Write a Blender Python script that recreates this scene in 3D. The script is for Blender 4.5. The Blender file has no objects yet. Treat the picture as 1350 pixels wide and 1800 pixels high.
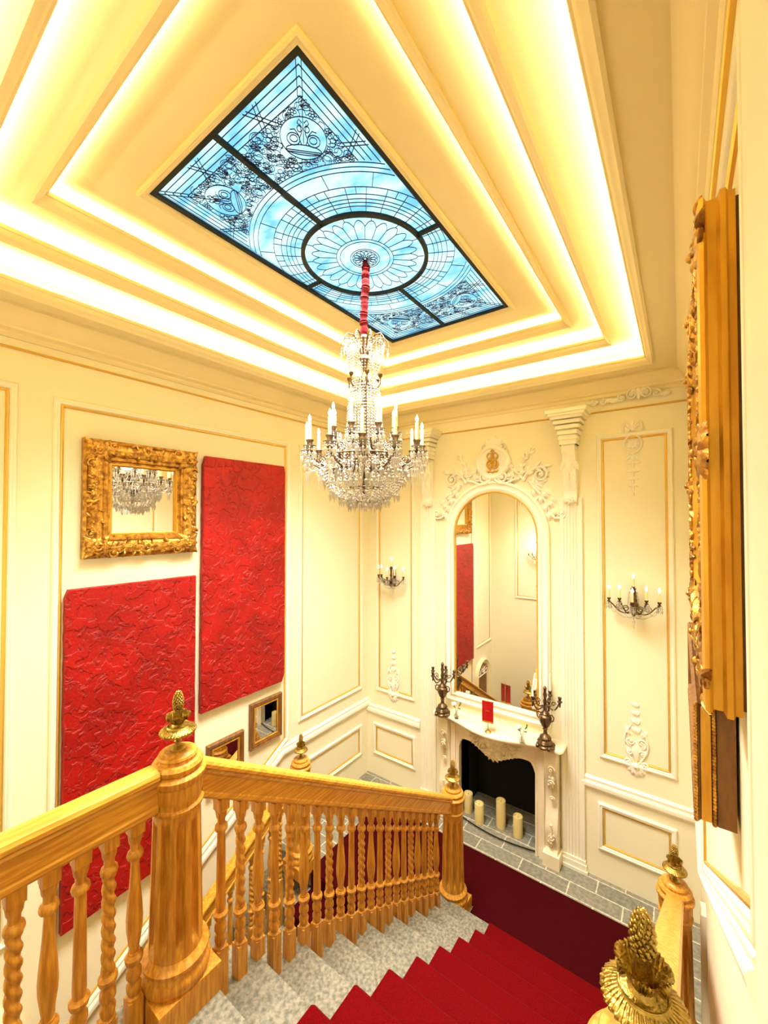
import bpy, bmesh, math, random
from math import sin, cos, pi, radians, hypot, atan2, sqrt
from mathutils import Vector, Matrix
random.seed(7)
SC = bpy.context.scene
COL = SC.collection

# ------------------------------------------------------------------ camera
CZ = 3.5
cam_d = bpy.data.cameras.new('camera')
cam = bpy.data.objects.new('camera', cam_d); COL.objects.link(cam); SC.camera = cam
cam.location = (0, 0, CZ)
cam.rotation_euler = (radians(91.05), 0, radians(36.05))
cam_d.sensor_fit = 'VERTICAL'; cam_d.sensor_height = 36.0
cam_d.lens = 714.6 / 1800 * 36.0
cam_d.clip_start = 0.02; cam_d.clip_end = 200

# ------------------------------------------------------------------ world (sky over the roof light)
W = bpy.data.worlds.new('sky'); SC.world = W; W.use_nodes = True
wn = W.node_tree.nodes; wl = W.node_tree.links; wn.clear()
wo = wn.new('ShaderNodeOutputWorld'); wb = wn.new('ShaderNodeBackground')
wc = wn.new('ShaderNodeTexCoord'); wnz = wn.new('ShaderNodeTexNoise'); wr = wn.new('ShaderNodeValToRGB')
wnz.inputs['Scale'].default_value = 2.2; wnz.inputs['Detail'].default_value = 6
wr.color_ramp.elements[0].position = .35; wr.color_ramp.elements[0].color = (.60, .86, .98, 1)
wr.color_ramp.elements[1].position = .62; wr.color_ramp.elements[1].color = (.9, 1, 1, 1)
wl.new(wc.outputs['Generated'], wnz.inputs['Vector']); wl.new(wnz.outputs['Fac'], wr.inputs['Fac'])
wl.new(wr.outputs['Color'], wb.inputs['Color']); wb.inputs['Strength'].default_value = 1.0
wl.new(wb.outputs['Background'], wo.inputs['Surface'])

# ------------------------------------------------------------------ lights
LED = 31.0            # cove strips
BULB = 2.2
def area(name, loc, rot, sx, sy, power, col):
    l = bpy.data.lights.new(name, 'AREA'); l.shape = 'RECTANGLE'; l.size = sx; l.size_y = sy
    l.energy = power; l.color = col
    o = bpy.data.objects.new(name, l); COL.objects.link(o); o.location = loc; o.rotation_euler = rot
    return o
area('daylight_through_skylight', (-1.73, 2.17, 5.24), (0, 0, 0), 1.1, 2.2, 125, (1, .95, .88)).data.spread = radians(105)
area('added_hall_fill', (-.75, -1.0, 4.05), (0, 0, 0), 1.2, .8, 9, (1, .9, .72))  # unseen fill light added behind the camera to brighten the room
def point(name, loc, power, col=(1, .86, .62), r=.05):
    l = bpy.data.lights.new(name, 'POINT'); l.energy = power; l.color = col; l.shadow_soft_size = r
    o = bpy.data.objects.new(name, l); COL.objects.link(o); o.location = loc; return o

SC.view_settings.view_transform = 'Standard'; SC.view_settings.look = 'None'
SC.view_settings.gamma = 1; SC.view_settings.use_curve_mapping = False
SC.view_settings.exposure = 0.72
SC.cycles.max_bounces = 8; SC.cycles.diffuse_bounces = 5; SC.cycles.transmission_bounces = 6
SC.cycles.transparent_max_bounces = 8; SC.cycles.caustics_reflective = False; SC.cycles.caustics_refractive = False
SC.cycles.sample_clamp_indirect = 6

# ------------------------------------------------------------------ materials
MATS = {}
def mat(name, col, rough=.6, metal=0, col2=None, scale=8, bump=0, bscale=None, detail=4, stretch=None,
        emit=None, estr=0, trans=0, ior=1.45, spec=None, contrast=(.35, .65), alpha=None, coord='Object', coat=0):
    m = bpy.data.materials.new(name); m.use_nodes = True; nt = m.node_tree; N = nt.nodes; Lk = nt.links
    b = N['Principled BSDF']; b.inputs['Base Color'].default_value = (*col, 1)
    b.inputs['Roughness'].default_value = rough; b.inputs['Metallic'].default_value = metal
    b.inputs['IOR'].default_value = ior; b.inputs['Coat Weight'].default_value = coat
    if spec is not None: b.inputs['Specular IOR Level'].default_value = spec
    if trans: b.inputs['Transmission Weight'].default_value = trans
    if emit: b.inputs['Emission Color'].default_value = (*emit, 1); b.inputs['Emission Strength'].default_value = estr
    tc = N.new('ShaderNodeTexCoord'); mp = N.new('ShaderNodeMapping')
    Lk.new(tc.outputs[coord], mp.inputs['Vector'])
    if stretch: mp.inputs['Scale'].default_value = stretch
    nz = N.new('ShaderNodeTexNoise'); nz.inputs['Scale'].default_value = scale; nz.inputs['Detail'].default_value = detail
    Lk.new(mp.outputs['Vector'], nz.inputs['Vector'])
    r = N.new('ShaderNodeValToRGB'); r.color_ramp.elements[0].position = contrast[0]; r.color_ramp.elements[1].position = contrast[1]
    c2 = col2 if col2 else tuple(c * .94 for c in col)
    r.color_ramp.elements[0].color = (*c2, 1); r.color_ramp.elements[1].color = (*col, 1)
    Lk.new(nz.outputs['Fac'], r.inputs['Fac']); Lk.new(r.outputs['Color'], b.inputs['Base Color'])
    if bump:
        n2 = N.new('ShaderNodeTexNoise'); n2.inputs['Scale'].default_value = bscale or scale * 4; n2.inputs['Detail'].default_value = 6
        Lk.new(mp.outputs['Vector'], n2.inputs['Vector'])
        bp = N.new('ShaderNodeBump'); bp.inputs['Strength'].default_value = bump; bp.inputs['Distance'].default_value = .01
        Lk.new(n2.outputs['Fac'], bp.inputs['Height']); Lk.new(bp.outputs['Normal'], b.inputs['Normal'])
    MATS[name] = m
    return m
plaster = mat('cream_plaster', (.90, .84, .60), .75, scale=3, col2=(.89, .825, .58))
ceilm = mat('ceiling_plaster', (.89, .775, .455), .8, scale=2, col2=(.87, .755, .435))
trimw = mat('white_trim', (.94, .89, .71), .5, scale=5, col2=(.92, .87, .68))
orn = mat('white_plaster_relief', (.95, .91, .77), .6, scale=30, bump=.3, col2=(.92, .87, .70))
gilt = mat('gilt_bead', (.78, .50, .10), .35, .55, scale=20)
oak = mat('golden_oak', (.70, .345, .038), .42, 0, col2=(.46, .19, .014), scale=13, stretch=(6, 6, .6), contrast=(.38, .66), coat=.1, bump=.08, bscale=30)
oakr = mat('golden_oak_rail', (.74, .38, .042), .4, 0, col2=(.50, .215, .016), scale=12, stretch=(6, .5, 9), contrast=(.38, .64), coat=.12, bump=.06, bscale=30)
stone = mat('grey_granite', (.27, .245, .175), .8, 0, col2=(.12, .11, .078), scale=55, detail=8, bump=.3, bscale=90)
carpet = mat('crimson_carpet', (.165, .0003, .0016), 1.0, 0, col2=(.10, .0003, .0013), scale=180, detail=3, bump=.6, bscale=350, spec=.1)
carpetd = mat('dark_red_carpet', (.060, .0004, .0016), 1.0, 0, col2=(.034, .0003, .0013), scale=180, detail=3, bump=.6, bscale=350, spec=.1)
brass = mat('antique_brass', (.56, .40, .10), .33, 1, col2=(.26, .17, .035), scale=45, bump=.35, bscale=120)
bronze = mat('dark_bronze', (.20, .12, .06), .38, .85, col2=(.08, .05, .03), scale=40, bump=.4, bscale=100)
goldf = mat('carved_gilt_wood', (.60, .33, .06), .32, .85, col2=(.26, .115, .022), scale=24, bump=.45, bscale=70, contrast=(.36, .58))
goldp = mat('bright_gilt_wood', (.78, .43, .045), .34, .4, col2=(.52, .24, .015), scale=7, stretch=(2, 2, .5), bump=.2, bscale=30)
brownw = mat('brown_frame_wood', (.24, .10, .02), .45, 0, col2=(.13, .05, .012), scale=12, stretch=(3, 3, .6), bump=.2)
redp = mat('red_plaster_relief', (.37, .0022, .0010), .5, 0, col2=(.26, .0010, .0005), scale=3, spec=.45)
marble = mat('cream_marble', (.90, .82, .60), .3, 0, col2=(.86, .74, .50), scale=6, coat=.2)
marbcar = mat('carved_marble', (.90, .80, .56), .5, 0, col2=(.74, .60, .34), scale=22, bump=.5, bscale=50)
black = mat('black_firebox', (.012, .011, .010), .9, scale=10)
wax = mat('ivory_wax', (.90, .76, .34), .5, 0, col2=(.86, .70, .30), scale=8)
candle = mat('candle_tube', (.88, .76, .38), .5, scale=8)
mirrorm = mat('mirror_glass', (.93, .92, .88), .015, 1, scale=1, col2=(.92, .91, .87))
lead = mat('window_lead', (.015, .02, .09), .5, 0, scale=10)
barm = mat('dark_iron', (.003, .010, .012), .7, 0, scale=10)
velvet = mat('red_velvet', (.22, .001, .006), .9, 0, col2=(.13, .001, .004), scale=30, bump=.5)
crystal = mat('crystal', (1, .95, .80), .06, 0, trans=.62, ior=1.5, scale=1, col2=(1, .94, .78))
silk = mat('red_silk', (.42, .002, .004), .5, scale=20)
petal = mat('white_petal', (.93, .9, .84), .6, scale=20)
leafm = mat('green_leaf', (.14, .20, .03), .6, scale=20)
glassv = mat('vase_glass', (.97, .95, .80), .03, 0, trans=.9, ior=1.4, scale=1)
leds = mat('led_strip', (1, .92, .7), .5, emit=(1, .89, .56), estr=LED)
bulbm = mat('lamp_bulb', (1, .95, .8), .3, emit=(1, .86, .55), estr=BULB)

def clouded_red():
    m = redp; nt = m.node_tree; N = nt.nodes; Lk = nt.links; b = N['Principled BSDF']
    tc = N.new('ShaderNodeTexCoord')
    n1 = N.new('ShaderNodeTexNoise'); n1.inputs['Scale'].default_value = 10; n1.inputs['Detail'].default_value = 10; n1.inputs['Distortion'].default_value = .5
    n2 = N.new('ShaderNodeTexNoise'); n2.inputs['Scale'].default_value = 45; n2.inputs['Detail'].default_value = 5
    Lk.new(tc.outputs['Object'], n1.inputs['Vector']); Lk.new(tc.outputs['Object'], n2.inputs['Vector'])
    r = N.new('ShaderNodeValToRGB'); r.color_ramp.elements[0].position = .47; r.color_ramp.elements[1].position = .53
    Lk.new(n1.outputs['Fac'], r.inputs['Fac'])
    ma = N.new('ShaderNodeMath'); ma.operation = 'MULTIPLY_ADD'; ma.inputs[1].default_value = .35
    Lk.new(n2.outputs['Fac'], ma.inputs[0]); Lk.new(r.outputs['Color'], ma.inputs[2])
    bp = N.new('ShaderNodeBump'); bp.inputs['Strength'].default_value = .6; bp.inputs['Distance'].default_value = .02
    Lk.new(ma.outputs[0], bp.inputs['Height']); Lk.new(bp.outputs['Normal'], b.inputs['Normal'])
clouded_red()

def stained():
    m = bpy.data.materials.new('stained_glass'); m.use_nodes = True; N = m.node_tree.nodes; Lk = m.node_tree.links; N.clear()
    out = N.new('ShaderNodeOutputMaterial'); mx = N.new('ShaderNodeMixShader'); mx.inputs[0].default_value = .55
    tr = N.new('ShaderNodeBsdfTransparent'); tl = N.new('ShaderNodeBsdfTranslucent')
    tc = N.new('ShaderNodeTexCoord'); nz = N.new('ShaderNodeTexNoise'); nz.inputs['Scale'].default_value = 5; nz.inputs['Detail'].default_value = 5
    mp = N.new('ShaderNodeMapping'); mp.inputs['Scale'].default_value = (1, 2.2, 1); mp.inputs['Rotation'].default_value = (0, 0, .6)
    rp = N.new('ShaderNodeValToRGB'); rp.color_ramp.elements[0].position = .36; rp.color_ramp.elements[0].color = (.46, .72, .86, 1)
    rp.color_ramp.elements[1].position = .58; rp.color_ramp.elements[1].color = (.84, .96, .97, 1)
    Lk.new(tc.outputs['Object'], mp.inputs['Vector']); Lk.new(mp.outputs['Vector'], nz.inputs['Vector']); Lk.new(nz.outputs['Fac'], rp.inputs['Fac'])
    Lk.new(rp.outputs['Color'], tr.inputs['Color']); Lk.new(rp.outputs['Color'], tl.inputs['Color'])
    Lk.new(tr.outputs[0], mx.inputs[1]); Lk.new(tl.outputs[0], mx.inputs[2]); Lk.new(mx.outputs[0], out.inputs['Surface'])
    return m
stained = stained()

def slabs():
    m = bpy.data.materials.new('stone_slabs'); m.use_nodes = True; N = m.node_tree.nodes; Lk = m.node_tree.links
    b = N['Principled BSDF']; b.inputs['Roughness'].default_value = .65
    tc = N.new('ShaderNodeTexCoord'); br = N.new('ShaderNodeTexBrick'); nz = N.new('ShaderNodeTexNoise')
    br.inputs['Scale'].default_value = 1; br.inputs['Brick Width'].default_value = .45; br.inputs['Row Height'].default_value = .165
    br.inputs['Mortar Size'].default_value = .006; br.inputs['Mortar'].default_value = (.62, .58, .44, 1)
    br.inputs['Color1'].default_value = (.28, .26, .19, 1); br.inputs['Color2'].default_value = (.22, .205, .155, 1)
    nz.inputs['Scale'].default_value = 30; nz.inputs['Detail'].default_value = 8
    mx = N.new('ShaderNodeMix'); mx.data_type = 'RGBA'; mx.blend_type = 'MULTIPLY'; mx.inputs[0].default_value = .6
    rp = N.new('ShaderNodeValToRGB'); rp.color_ramp.elements[0].position = .35; rp.color_ramp.elements[0].color = (.5, .5, .5, 1); rp.color_ramp.elements[1].position = .65; rp.color_ramp.elements[1].color = (1.2, 1.2, 1.2, 1)
    Lk.new(tc.outputs['Object'], br.inputs['Vector']); Lk.new(tc.outputs['Object'], nz.inputs['Vector'])
    Lk.new(nz.outputs['Fac'], rp.inputs['Fac']); Lk.new(br.outputs['Color'], mx.inputs[6]); Lk.new(rp.outputs['Color'], mx.inputs[7])
    Lk.new(mx.outputs[2], b.inputs['Base Color'])
    return m
slab = slabs()

# ------------------------------------------------------------------ mesh builder
def clean(pts):
    out = []
    for p in pts:
        if not out or hypot(p[0]-out[-1][0], p[1]-out[-1][1]) > 1e-5: out.append(p)
    return out
def inset(poly, d, closed=True, mult=None):
    n = len(poly); lines = []
    cnt = n if closed else n - 1
    for i in range(cnt):
        a = poly[i]; b = poly[(i+1) % n]; dx, dy = b[0]-a[0], b[1]-a[1]; L = hypot(dx, dy)
        nx, ny = -dy/L, dx/L; m = d * (mult[i] if mult else 1)
        lines.append(((a[0]+nx*m, a[1]+ny*m), (dx/L, dy/L)))
    out = []
    for i in range(n):
        if not closed and i == 0: out.append(lines[0][0]); continue
        if not closed and i == n-1:
            p, t = lines[-1]; a, b = poly[-2], poly[-1]; L = hypot(b[0]-a[0], b[1]-a[1]); out.append((p[0]+t[0]*L, p[1]+t[1]*L)); continue
        (p, t), (q, s) = lines[i-1], lines[i % cnt]
        det = t[0]*(-s[1]) + s[0]*t[1]
        if abs(det) < 1e-6: out.append(q); continue
        rx, ry = q[0]-p[0], q[1]-p[1]
        k = (rx*(-s[1]) + s[0]*ry) / det
        out.append((p[0]+t[0]*k, p[1]+t[1]*k))
    return out
class MB:
    def __init__(s): s.v = []; s.f = []
    def add(s, vs, fs):
        o = len(s.v); s.v += [tuple(p) for p in vs]; s.f += [tuple(i+o for i in f) for f in fs]; return s
    def box(s, x0, x1, y0, y1, z0, z1):
        return s.add([(x, y, z) for x in (x0, x1) for y in (y0, y1) for z in (z0, z1)],
                     [(0,1,3,2), (4,6,7,5), (0,4,5,1), (2,3,7,6), (0,2,6,4), (1,5,7,3)])
    def mbox(s, mp, u0, u1, v0, v1, h0, h1):
        return s.add([mp(u, v, h) for u in (u0, u1) for v in (v0, v1) for h in (h0, h1)],
                     [(0,1,3,2), (4,6,7,5), (0,4,5,1), (2,3,7,6), (0,2,6,4), (1,5,7,3)])
    def lathe(s, prof, c=(0,0,0), n=24, rib=None, M=None):
        vs = []; fs = []
        for (r, z) in prof:
            for k in range(n):
                a = 2*pi*k/n; rr = r * (rib(a, z) if rib else 1)
                p = Vector((rr*cos(a), rr*sin(a), z))
                if M: p = M @ p
                vs.append((p.x+c[0], p.y+c[1], p.z+c[2]))
        for i in range(len(prof)-1):
            for k in range(n):
                k2 = (k+1) % n; fs.append((i*n+k, i*n+k2, (i+1)*n+k2, (i+1)*n+k))
        fs.append(tuple(range(n))); fs.append(tuple(range((len(prof)-1)*n, len(prof)*n)))
        return s.add(vs, fs)
    def tube(s, pts, r, n=8, closed=False):
        pts = [Vector(p) for p in pts]; m = len(pts); vs = []; fs = []
        if m < 2: return s
        R = r if isinstance(r, (list, tuple)) else [r]*m
        up = None
        for i, p in enumerate(pts):
            if closed: t = pts[(i+1) % m] - pts[i-1]
            else: t = pts[min(i+1, m-1)] - pts[max(i-1, 0)]
            if t.length < 1e-9: t = Vector((0, 0, 1))
            t.normalize()
            if up is None:
                up = Vector((0, 0, 1)) if abs(t.z) < .9 else Vector((1, 0, 0))
            a = up - t * up.dot(t)
            if a.length < 1e-4: a = t.orthogonal()
            a.normalize(); up = a; b = t.cross(a)
            for k in range(n):
                q = 2*pi*k/n + pi/n; vs.append(p + (a*cos(q) + b*sin(q)) * R[i])
        for i in range(m if closed else m-1):
            j = (i+1) % m
            for k in range(n):
                k2 = (k+1) % n; fs.append((i*n+k, i*n+k2, j*n+k2, j*n+k))
        if not closed: fs.append(tuple(range(n))); fs.append(tuple(range((m-1)*n, m*n)))
        return s.add(vs, fs)
    def ball(s, c, rx, ry=None, rz=None, nu=12, nv=8, M=None):
        ry = ry or rx; rz = rz or rx; vs = []; fs = []
        for i in range(1, nv):
            t = pi*i/nv
            for k in range(nu):
                a = 2*pi*k/nu; vs.append(Vector((rx*sin(t)*cos(a), ry*sin(t)*sin(a), rz*cos(t))))
        vs.append(Vector((0, 0, rz))); vs.append(Vector((0, 0, -rz)))
        for i in range(nv-2):
            for k in range(nu):
                k2 = (k+1) % nu; fs.append((i*nu+k, i*nu+k2, (i+1)*nu+k2, (i+1)*nu+k))
        T = (nv-1)*nu
        for k in range(nu):
            fs.append((T, (k+1) % nu, k)); fs.append((T+1, (nv-2)*nu+k, (nv-2)*nu+(k+1) % nu))
        C = Vector(c)
        return s.add([(M @ p if M else p) + C for p in vs], fs)
    def octa(s, c, r, h, h2=None):
        x, y, z = c; h2 = h2 or h
        return s.add([(x+r, y, z), (x, y+r, z), (x-r, y, z), (x, y-r, z), (x, y, z+h), (x, y, z-h2)],
                     [(0,1,4), (1,2,4), (2,3,4), (3,0,4), (1,0,5), (2,1,5), (3,2,5), (0,3,5)])
    def prism(s, poly, mp, h0, h1):
        n = len(poly)
        return s.add([mp(u, v, h0) for u, v in poly] + [mp(u, v, h1) for u, v in poly],
                     [tuple(range(n)), tuple(range(n, 2*n))] + [(i, (i+1) % n, n+(i+1) % n, n+i) for i in range(n)])
    def mold(s, poly, mp, prof, closed=True, mult=None):
        rings = [[mp(u, v, h) for u, v in inset(poly, d, closed, mult)] for d, h in prof]
        n = len(poly); vs = [p for r in rings for p in r]; fs = []
        for i in range(len(prof)-1):
            for k in range(n if closed else n-1):
                k2 = (k+1) % n; fs.append((i*n+k, i*n+k2, (i+1)*n+k2, (i+1)*n+k))
        if not closed:
            fs.append(tuple(i*n for i in range(len(prof)))); fs.append(tuple(i*n+n-1 for i in range(len(prof))))
        return s.add(vs, fs)
    def build(s, name, m, parent=None, ang=35, loc=None):
        me = bpy.data.meshes.new(name); me.from_pydata(s.v, [], s.f)
        bm = bmesh.new(); bm.from_mesh(me); bmesh.ops.recalc_face_normals(bm, faces=bm.faces[:]); bm.to_mesh(me); bm.free()
        me.materials.append(m)
        if ang:
            me.polygons.foreach_set('use_smooth', [True]*len(me.polygons)); me.set_sharp_from_angle(angle=radians(ang))
        o = bpy.data.objects.new(name, me); COL.objects.link(o)
        if parent: o.parent = parent
        if loc: o.location = loc
        return o
def thing(name, label, cat, loc=(0,0,0), rz=0, group=None):
    o = bpy.data.objects.new(name, None); COL.objects.link(o); o.location = loc; o.rotation_euler = (0, 0, rz)
    o.empty_display_size = .05
    return tag(o, label, cat, group)
def tag(o, label, cat, group=None):
    o['label'] = label; o['category'] = cat
    if group: o['group'] = group
    return o
def struct(o): o['kind'] = 'structure'; return o
def kids(o): return [c for c in COL.objects if c.parent == o]
def dup(o, parent=None):
    c = o.copy(); COL.objects.link(c)
    if parent: c.parent = parent
    for ch in kids(o): dup(ch, c)
    return c

# ---- planes the room is drawn on: (u, v) along the wall, h = how far it stands out
XL, XR, YB, YN, FL = -3.55, .11, 4.5, -.15, 0.0
ML = lambda u, v, h: (XL + h, u, v)
MK = lambda u, v, h: (u, YB - h, v)
MR = lambda u, v, h: (XR - h, u, v)
MN = lambda u, v, h: (u, YN + h, v)
def off(mp, u0, v0): return lambda u, v, h: mp(u0+u, v0+v, h)
def rect(u0, u1, v0, v1): return [(u0, v0), (u1, v0), (u1, v1), (u0, v1)]

# ================================================================== SETTING: walls
ZC = 4.86
bot = -2.4
def wall_with_holes(name, mp, u0, u1, v0, v1, hole=None, th=.2):
    b = MB()
    if hole:
        a0, a1, c0, c1 = hole
        b.mbox(mp, u0, a0, v0, v1, -th, 0); b.mbox(mp, a1, u1, v0, v1, -th, 0)
        if c0 > v0: b.mbox(mp, a0, a1, v0, c0, -th, 0)
        b.mbox(mp, a0, a1, c1, v1, -th, 0)
    else: b.mbox(mp, u0, u1, v0, v1, -th, 0)
    return struct(b.build(name, plaster, ang=0))
wl_ = wall_with_holes('wall_left', ML, -.35, 4.7, bot, 5.5)
wb_ = wall_with_holes('wall_back', MK, XL, XR, bot, 5.5, hole=(-2.13, -1.20, 0, 1.0))
wr_ = wall_with_holes('wall_right', MR, -2.0, 4.7, bot, 5.5)
wn_ = wall_with_holes('wall_front', MN, XL, XR, bot, 5.5, hole=(-1.55, XR-.001, 1.584, 4.1))
# small hall behind the camera
hb = MB(); hb.box(-1.75, XR, -2.0, -1.9, 1.4, 4.3); hb.box(-1.75, -1.65, -1.9, YN-.2, 1.4, 4.3); hb.box(-1.75, XR, -1.9, YN-.2, 4.1, 4.3)
struct(hb.build('wall_hall', plaster, ang=0))

# panel mouldings ------------------------------------------------
PROF = [(0, 0), (0, .012), (.008, .022), (.018, .024), (.026, .018), (.034, .020), (.042, .012), (.044, .004), (.044, 0)]
GP = [(.044, 0), (.044, .010), (.052, .013), (.060, .008), (.062, 0)]
def panel(poly, mp, wall, gold=True):
    MB().mold(poly, mp, PROF).build('panel_moulding', trimw, wall)
    if gold: MB().mold(poly, mp, GP).build('gilt_bead', gilt, wall)
dz_l = lambda y: 1.03 - .585*(3.0-y) if y < 3.0 else 1.03
panel(rect(-.05, .74, .75, 4.40), ML, wl_)
panel([(.93, dz_l(.93)-.04), (3.06, dz_l(3.0)+.04), (3.06, 4.36), (.93, 4.36)], ML, wl_)
panel(rect(3.21, 4.35, 1.19, 4.36), ML, wl_)
panel(rect(3.21, 4.35, .30, .71), ML, wl_)
panel(rect(-3.40, -2.78, 1.16, 4.33), MK, wb_)
panel(rect(-.66, -.045, 1.18, 4.33), MK, wb_)
panel(rect(-3.45, -2.77, .29, .71), MK, wb_)
panel(rect(-.68, -.05, .29, .74), MK, wb_)
dz_r = lambda y: 1.14 + .634*(3.5-y)
panel([(.88, dz_r(.88)+.01), (3.30, dz_r(3.30)+.01), (3.30, 4.36), (.88, 4.36)], MR, wr_)
panel(rect(-3.0, -1.95, 1.75, 4.33), MN, wn_)
# arched doorway low on the left wall, reflected in the mirror
dr = struct(bpy.data.objects.new('door_1', None)); COL.objects.link(dr)
def archp(cx, hw, z0, zs, n=20): return [(cx-hw, z0), (cx+hw, z0)] + [(cx+hw*cos(pi*k/n), zs+hw*sin(pi*k/n)) for k in range(n+1)]
MB().mold(archp(.46, .36, -2.0, .10), ML, [(0, 0), (0, .05), (.03, .07), (.06, .05), (.09, .05), (.11, .03), (.12, 0)]).build('door_arch', ceilm, dr)
MB().prism(archp(.46, .25, -2.0, .10), ML, .0, .012).build('door_leaf', brownw, dr, ang=0)
b = MB()
for k in range(1, 8): a = pi*k/8; b.tube([ML(.46+.06*cos(a), .10+.06*sin(a), .018), ML(.46+.24*cos(a), .10+.24*sin(a), .018)], .006, 6)
b.tube([ML(.22, .10, .018), ML(.70, .10, .018)], .009, 6)
b.tube([ML(.46+.13*cos(pi*k/16), .10+.13*sin(pi*k/16), .018) for k in range(17)], .006, 6); b.build('fanlight_bars', trimw, dr)
# dado rails -----------------------------------------------------
DP = [(0, 0), (0, .010), (.015, .016), (.03, .030), (.06, .034), (.075, .03), (.085, .020), (.11, .022), (.125, .012), (.13, 0)]
def dado(line, mp, wall): MB().mold(line, mp, DP, closed=False).build('dado_rail', trimw, wall)
dado([(.90, dz_l(.90)-.13), (3.0, .90), (4.5, .90)], ML, wl_)
def straight(u0, u1, v): return [(u0, v), (u1, v)]
dado(straight(XL, -2.70, .82), MK, wb_)
dado(straight(-.82, XR, .84), MK, wb_)
MB().mold([(.87, dz_r(.87)-.075), (3.72, dz_r(3.72)-.075), (4.5, dz_r(3.72)-.075)], MR, [(d*.55, h) for d, h in DP], closed=False).build('dado_rail', trimw, wr_)
# picture rails --------------------------------------------------
PR = [(0, 0), (0, .012), (.006, .016), (.014, .012), (.016, 0)]
for mp, line, w in ((ML, [(YN, 4.625), (YB, 4.625)], wl_), (MK, [(XL, 4.555), (XR, 4.555)], wb_), (MR, [(YN, 4.60), (YB, 4.60)], wr_), (MN, [(XL, 4.60), (XR, 4.60)], wn_)):
    MB().mold(line, mp, PR, closed=False).build('picture_rail', gilt, w)
# cornice --------------------------------------------------------
CP = [(0, -.165), (.012, -.165), (.022, -.150), (.022, -.135), (.045, -.122), (.048, -.108), (.060, -.100), (.075, -.070), (.105, -.045), (.112, -.030), (.122, -.022), (.122, 0), (0, 0)]
room = [(XL, YN), (XR, YN), (XR, YB), (XL, YB)]
CE = lambda u, v, h: (u, v, ZC + h)
struct(MB().mold(room, CE, CP, mult=[1, .95, 1, 1.7]).build('trim_1', ceilm))
# baseboards -----------------------------------------------------
BP = lambda h: [(0, 0), (0, .018), (h-.02, .018), (h, .008), (h, 0)]
def base(name, line, mp, h=.10): struct(MB().mold(line, mp, BP(h), closed=False).build(name, trimw))
# right wall skirting that follows the stair, upright board at its foot
base('baseboard_right', [(.0, 1.584), (.86, 1.60), (3.30, .12), (3.30, 0), (4.48, 0)][::1][:3], MR, .14)
b = MB(); b.mbox(MR, 3.36, 3.48, 0, .95, 0, .03)
tb = struct(b.build('trim_2', trimw))

# ================================================================== ceiling trays
R = [(-3.20, -.17, .15, 4.19, ZC), (-2.99, -.455, .33, 4.03, 5.035), (-2.73, -.735, .60, 3.76, 5.17)]
ZS = 5.275
LIP = [(0, 0), (-.006, .012), (.008, .016), (.014, .010), (.018, .004), (.034, -.004), (.046, -.020), (.052, -.034), (.060, -.036), (.064, -.044), (.064, -.056), (.050, -.056), (.048, -.030), (-.13, -.030)]
b = MB()
def ring(b, o, i, z):
    (x0, x1, y0, y1), (a0, a1, c0, c1) = o, i
    b.add([(x0, y0, z), (x1, y0, z), (x1, y1, z), (x0, y1, z), (a0, c0, z), (a1, c0, z), (a1, c1, z), (a0, c1, z)],
          [(0, 1, 5, 4), (1, 2, 6, 5), (2, 3, 7, 6), (3, 0, 4, 7)])
ring(b, (XL-.1, XR+.1, YN-.1, YB+.1), R[0][:4], ZC)
for i, r in enumerate(R):
    nz_ = R[i+1][4] if i < 2 else ZS
    o = (r[0]-.13, r[1]+.13, r[2]-.13, r[3]+.13)
    ring(b, o, R[i+1][:4] if i < 2 else (-2.365, -1.09, .965, 3.375), nz_)
ceil = struct(b.build('ceiling', ceilm, ang=0))
for i, r in enumerate(R):
    nz_ = R[i+1][4] if i < 2 else ZS
    mp = lambda u, v, h, z=r[4]: (u, v, z - h)
    MB().mold(rect(r[0], r[1], r[2], r[3]), mp, LIP + [(-.13, -(nz_-r[4]))]).build('cove_moulding', ceilm, ceil)
    s = MB(); z = r[4] + .034; m0, m1 = .035, .015
    x0, x1, y0, y1 = r[:4]
    s.mold(rect(x0, x1, y0, y1), lambda u, v, h: (u, v, z + h), [(.040, 0), (.015, 0), (.015, .010), (.040, .010), (.040, 0)])
    s.build('led_strip', leds, ceil, ang=0)
# skylight -------------------------------------------------------
SX0, SX1, SY0, SY1 = -2.315, -1.135, 1.01, 3.325
SCX, SCY = (SX0+SX1)/2, 2.15
sk = struct(thing('window_1', 'x', 'x', (0, 0, 0)))
for k_ in ('label', 'category'): del sk[k_]
CS = lambda u, v, h: (u, v, ZS - h)
MB().mold(rect(-2.365, -1.09, .965, 3.375), CS, [(0, -.02), (0, .018), (.012, .024), (.02, .016), (.026, .020), (.034, .010), (.040, .012), (.048, 0), (.05, -.03)]).build('window_frame', ceilm, sk)
f = MB().mold(rect(SX0, SX1, SY0, SY1), CS, [(0, -.03), (0, .004), (.026, .004), (.026, -.03)])
BARW = .0115
RR = .418
def bar(b, x0, y0, x1, y1, w=BARW, h=.02):
    dx, dy = x1-x0, y1-y0; L = hypot(dx, dy); nx, ny = -dy/L*w, dx/L*w; z = ZS+.012
    b.add([(x0+nx, y0+ny, z), (x0-nx, y0-ny, z), (x1-nx, y1-ny, z), (x1+nx, y1+ny, z)] + [(x0+nx, y0+ny, z-h), (x0-nx, y0-ny, z-h), (x1-nx, y1-ny, z-h), (x1+nx, y1+ny, z-h)],
          [(0,1,2,3), (4,5,6,7), (0,1,5,4), (1,2,6,5), (2,3,7,6), (3,0,4,7)])
bar(f, SCX, SY0+.02, SCX, SCY-RR); bar(f, SCX, SCY+RR, SCX, SY1-.02)
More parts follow.
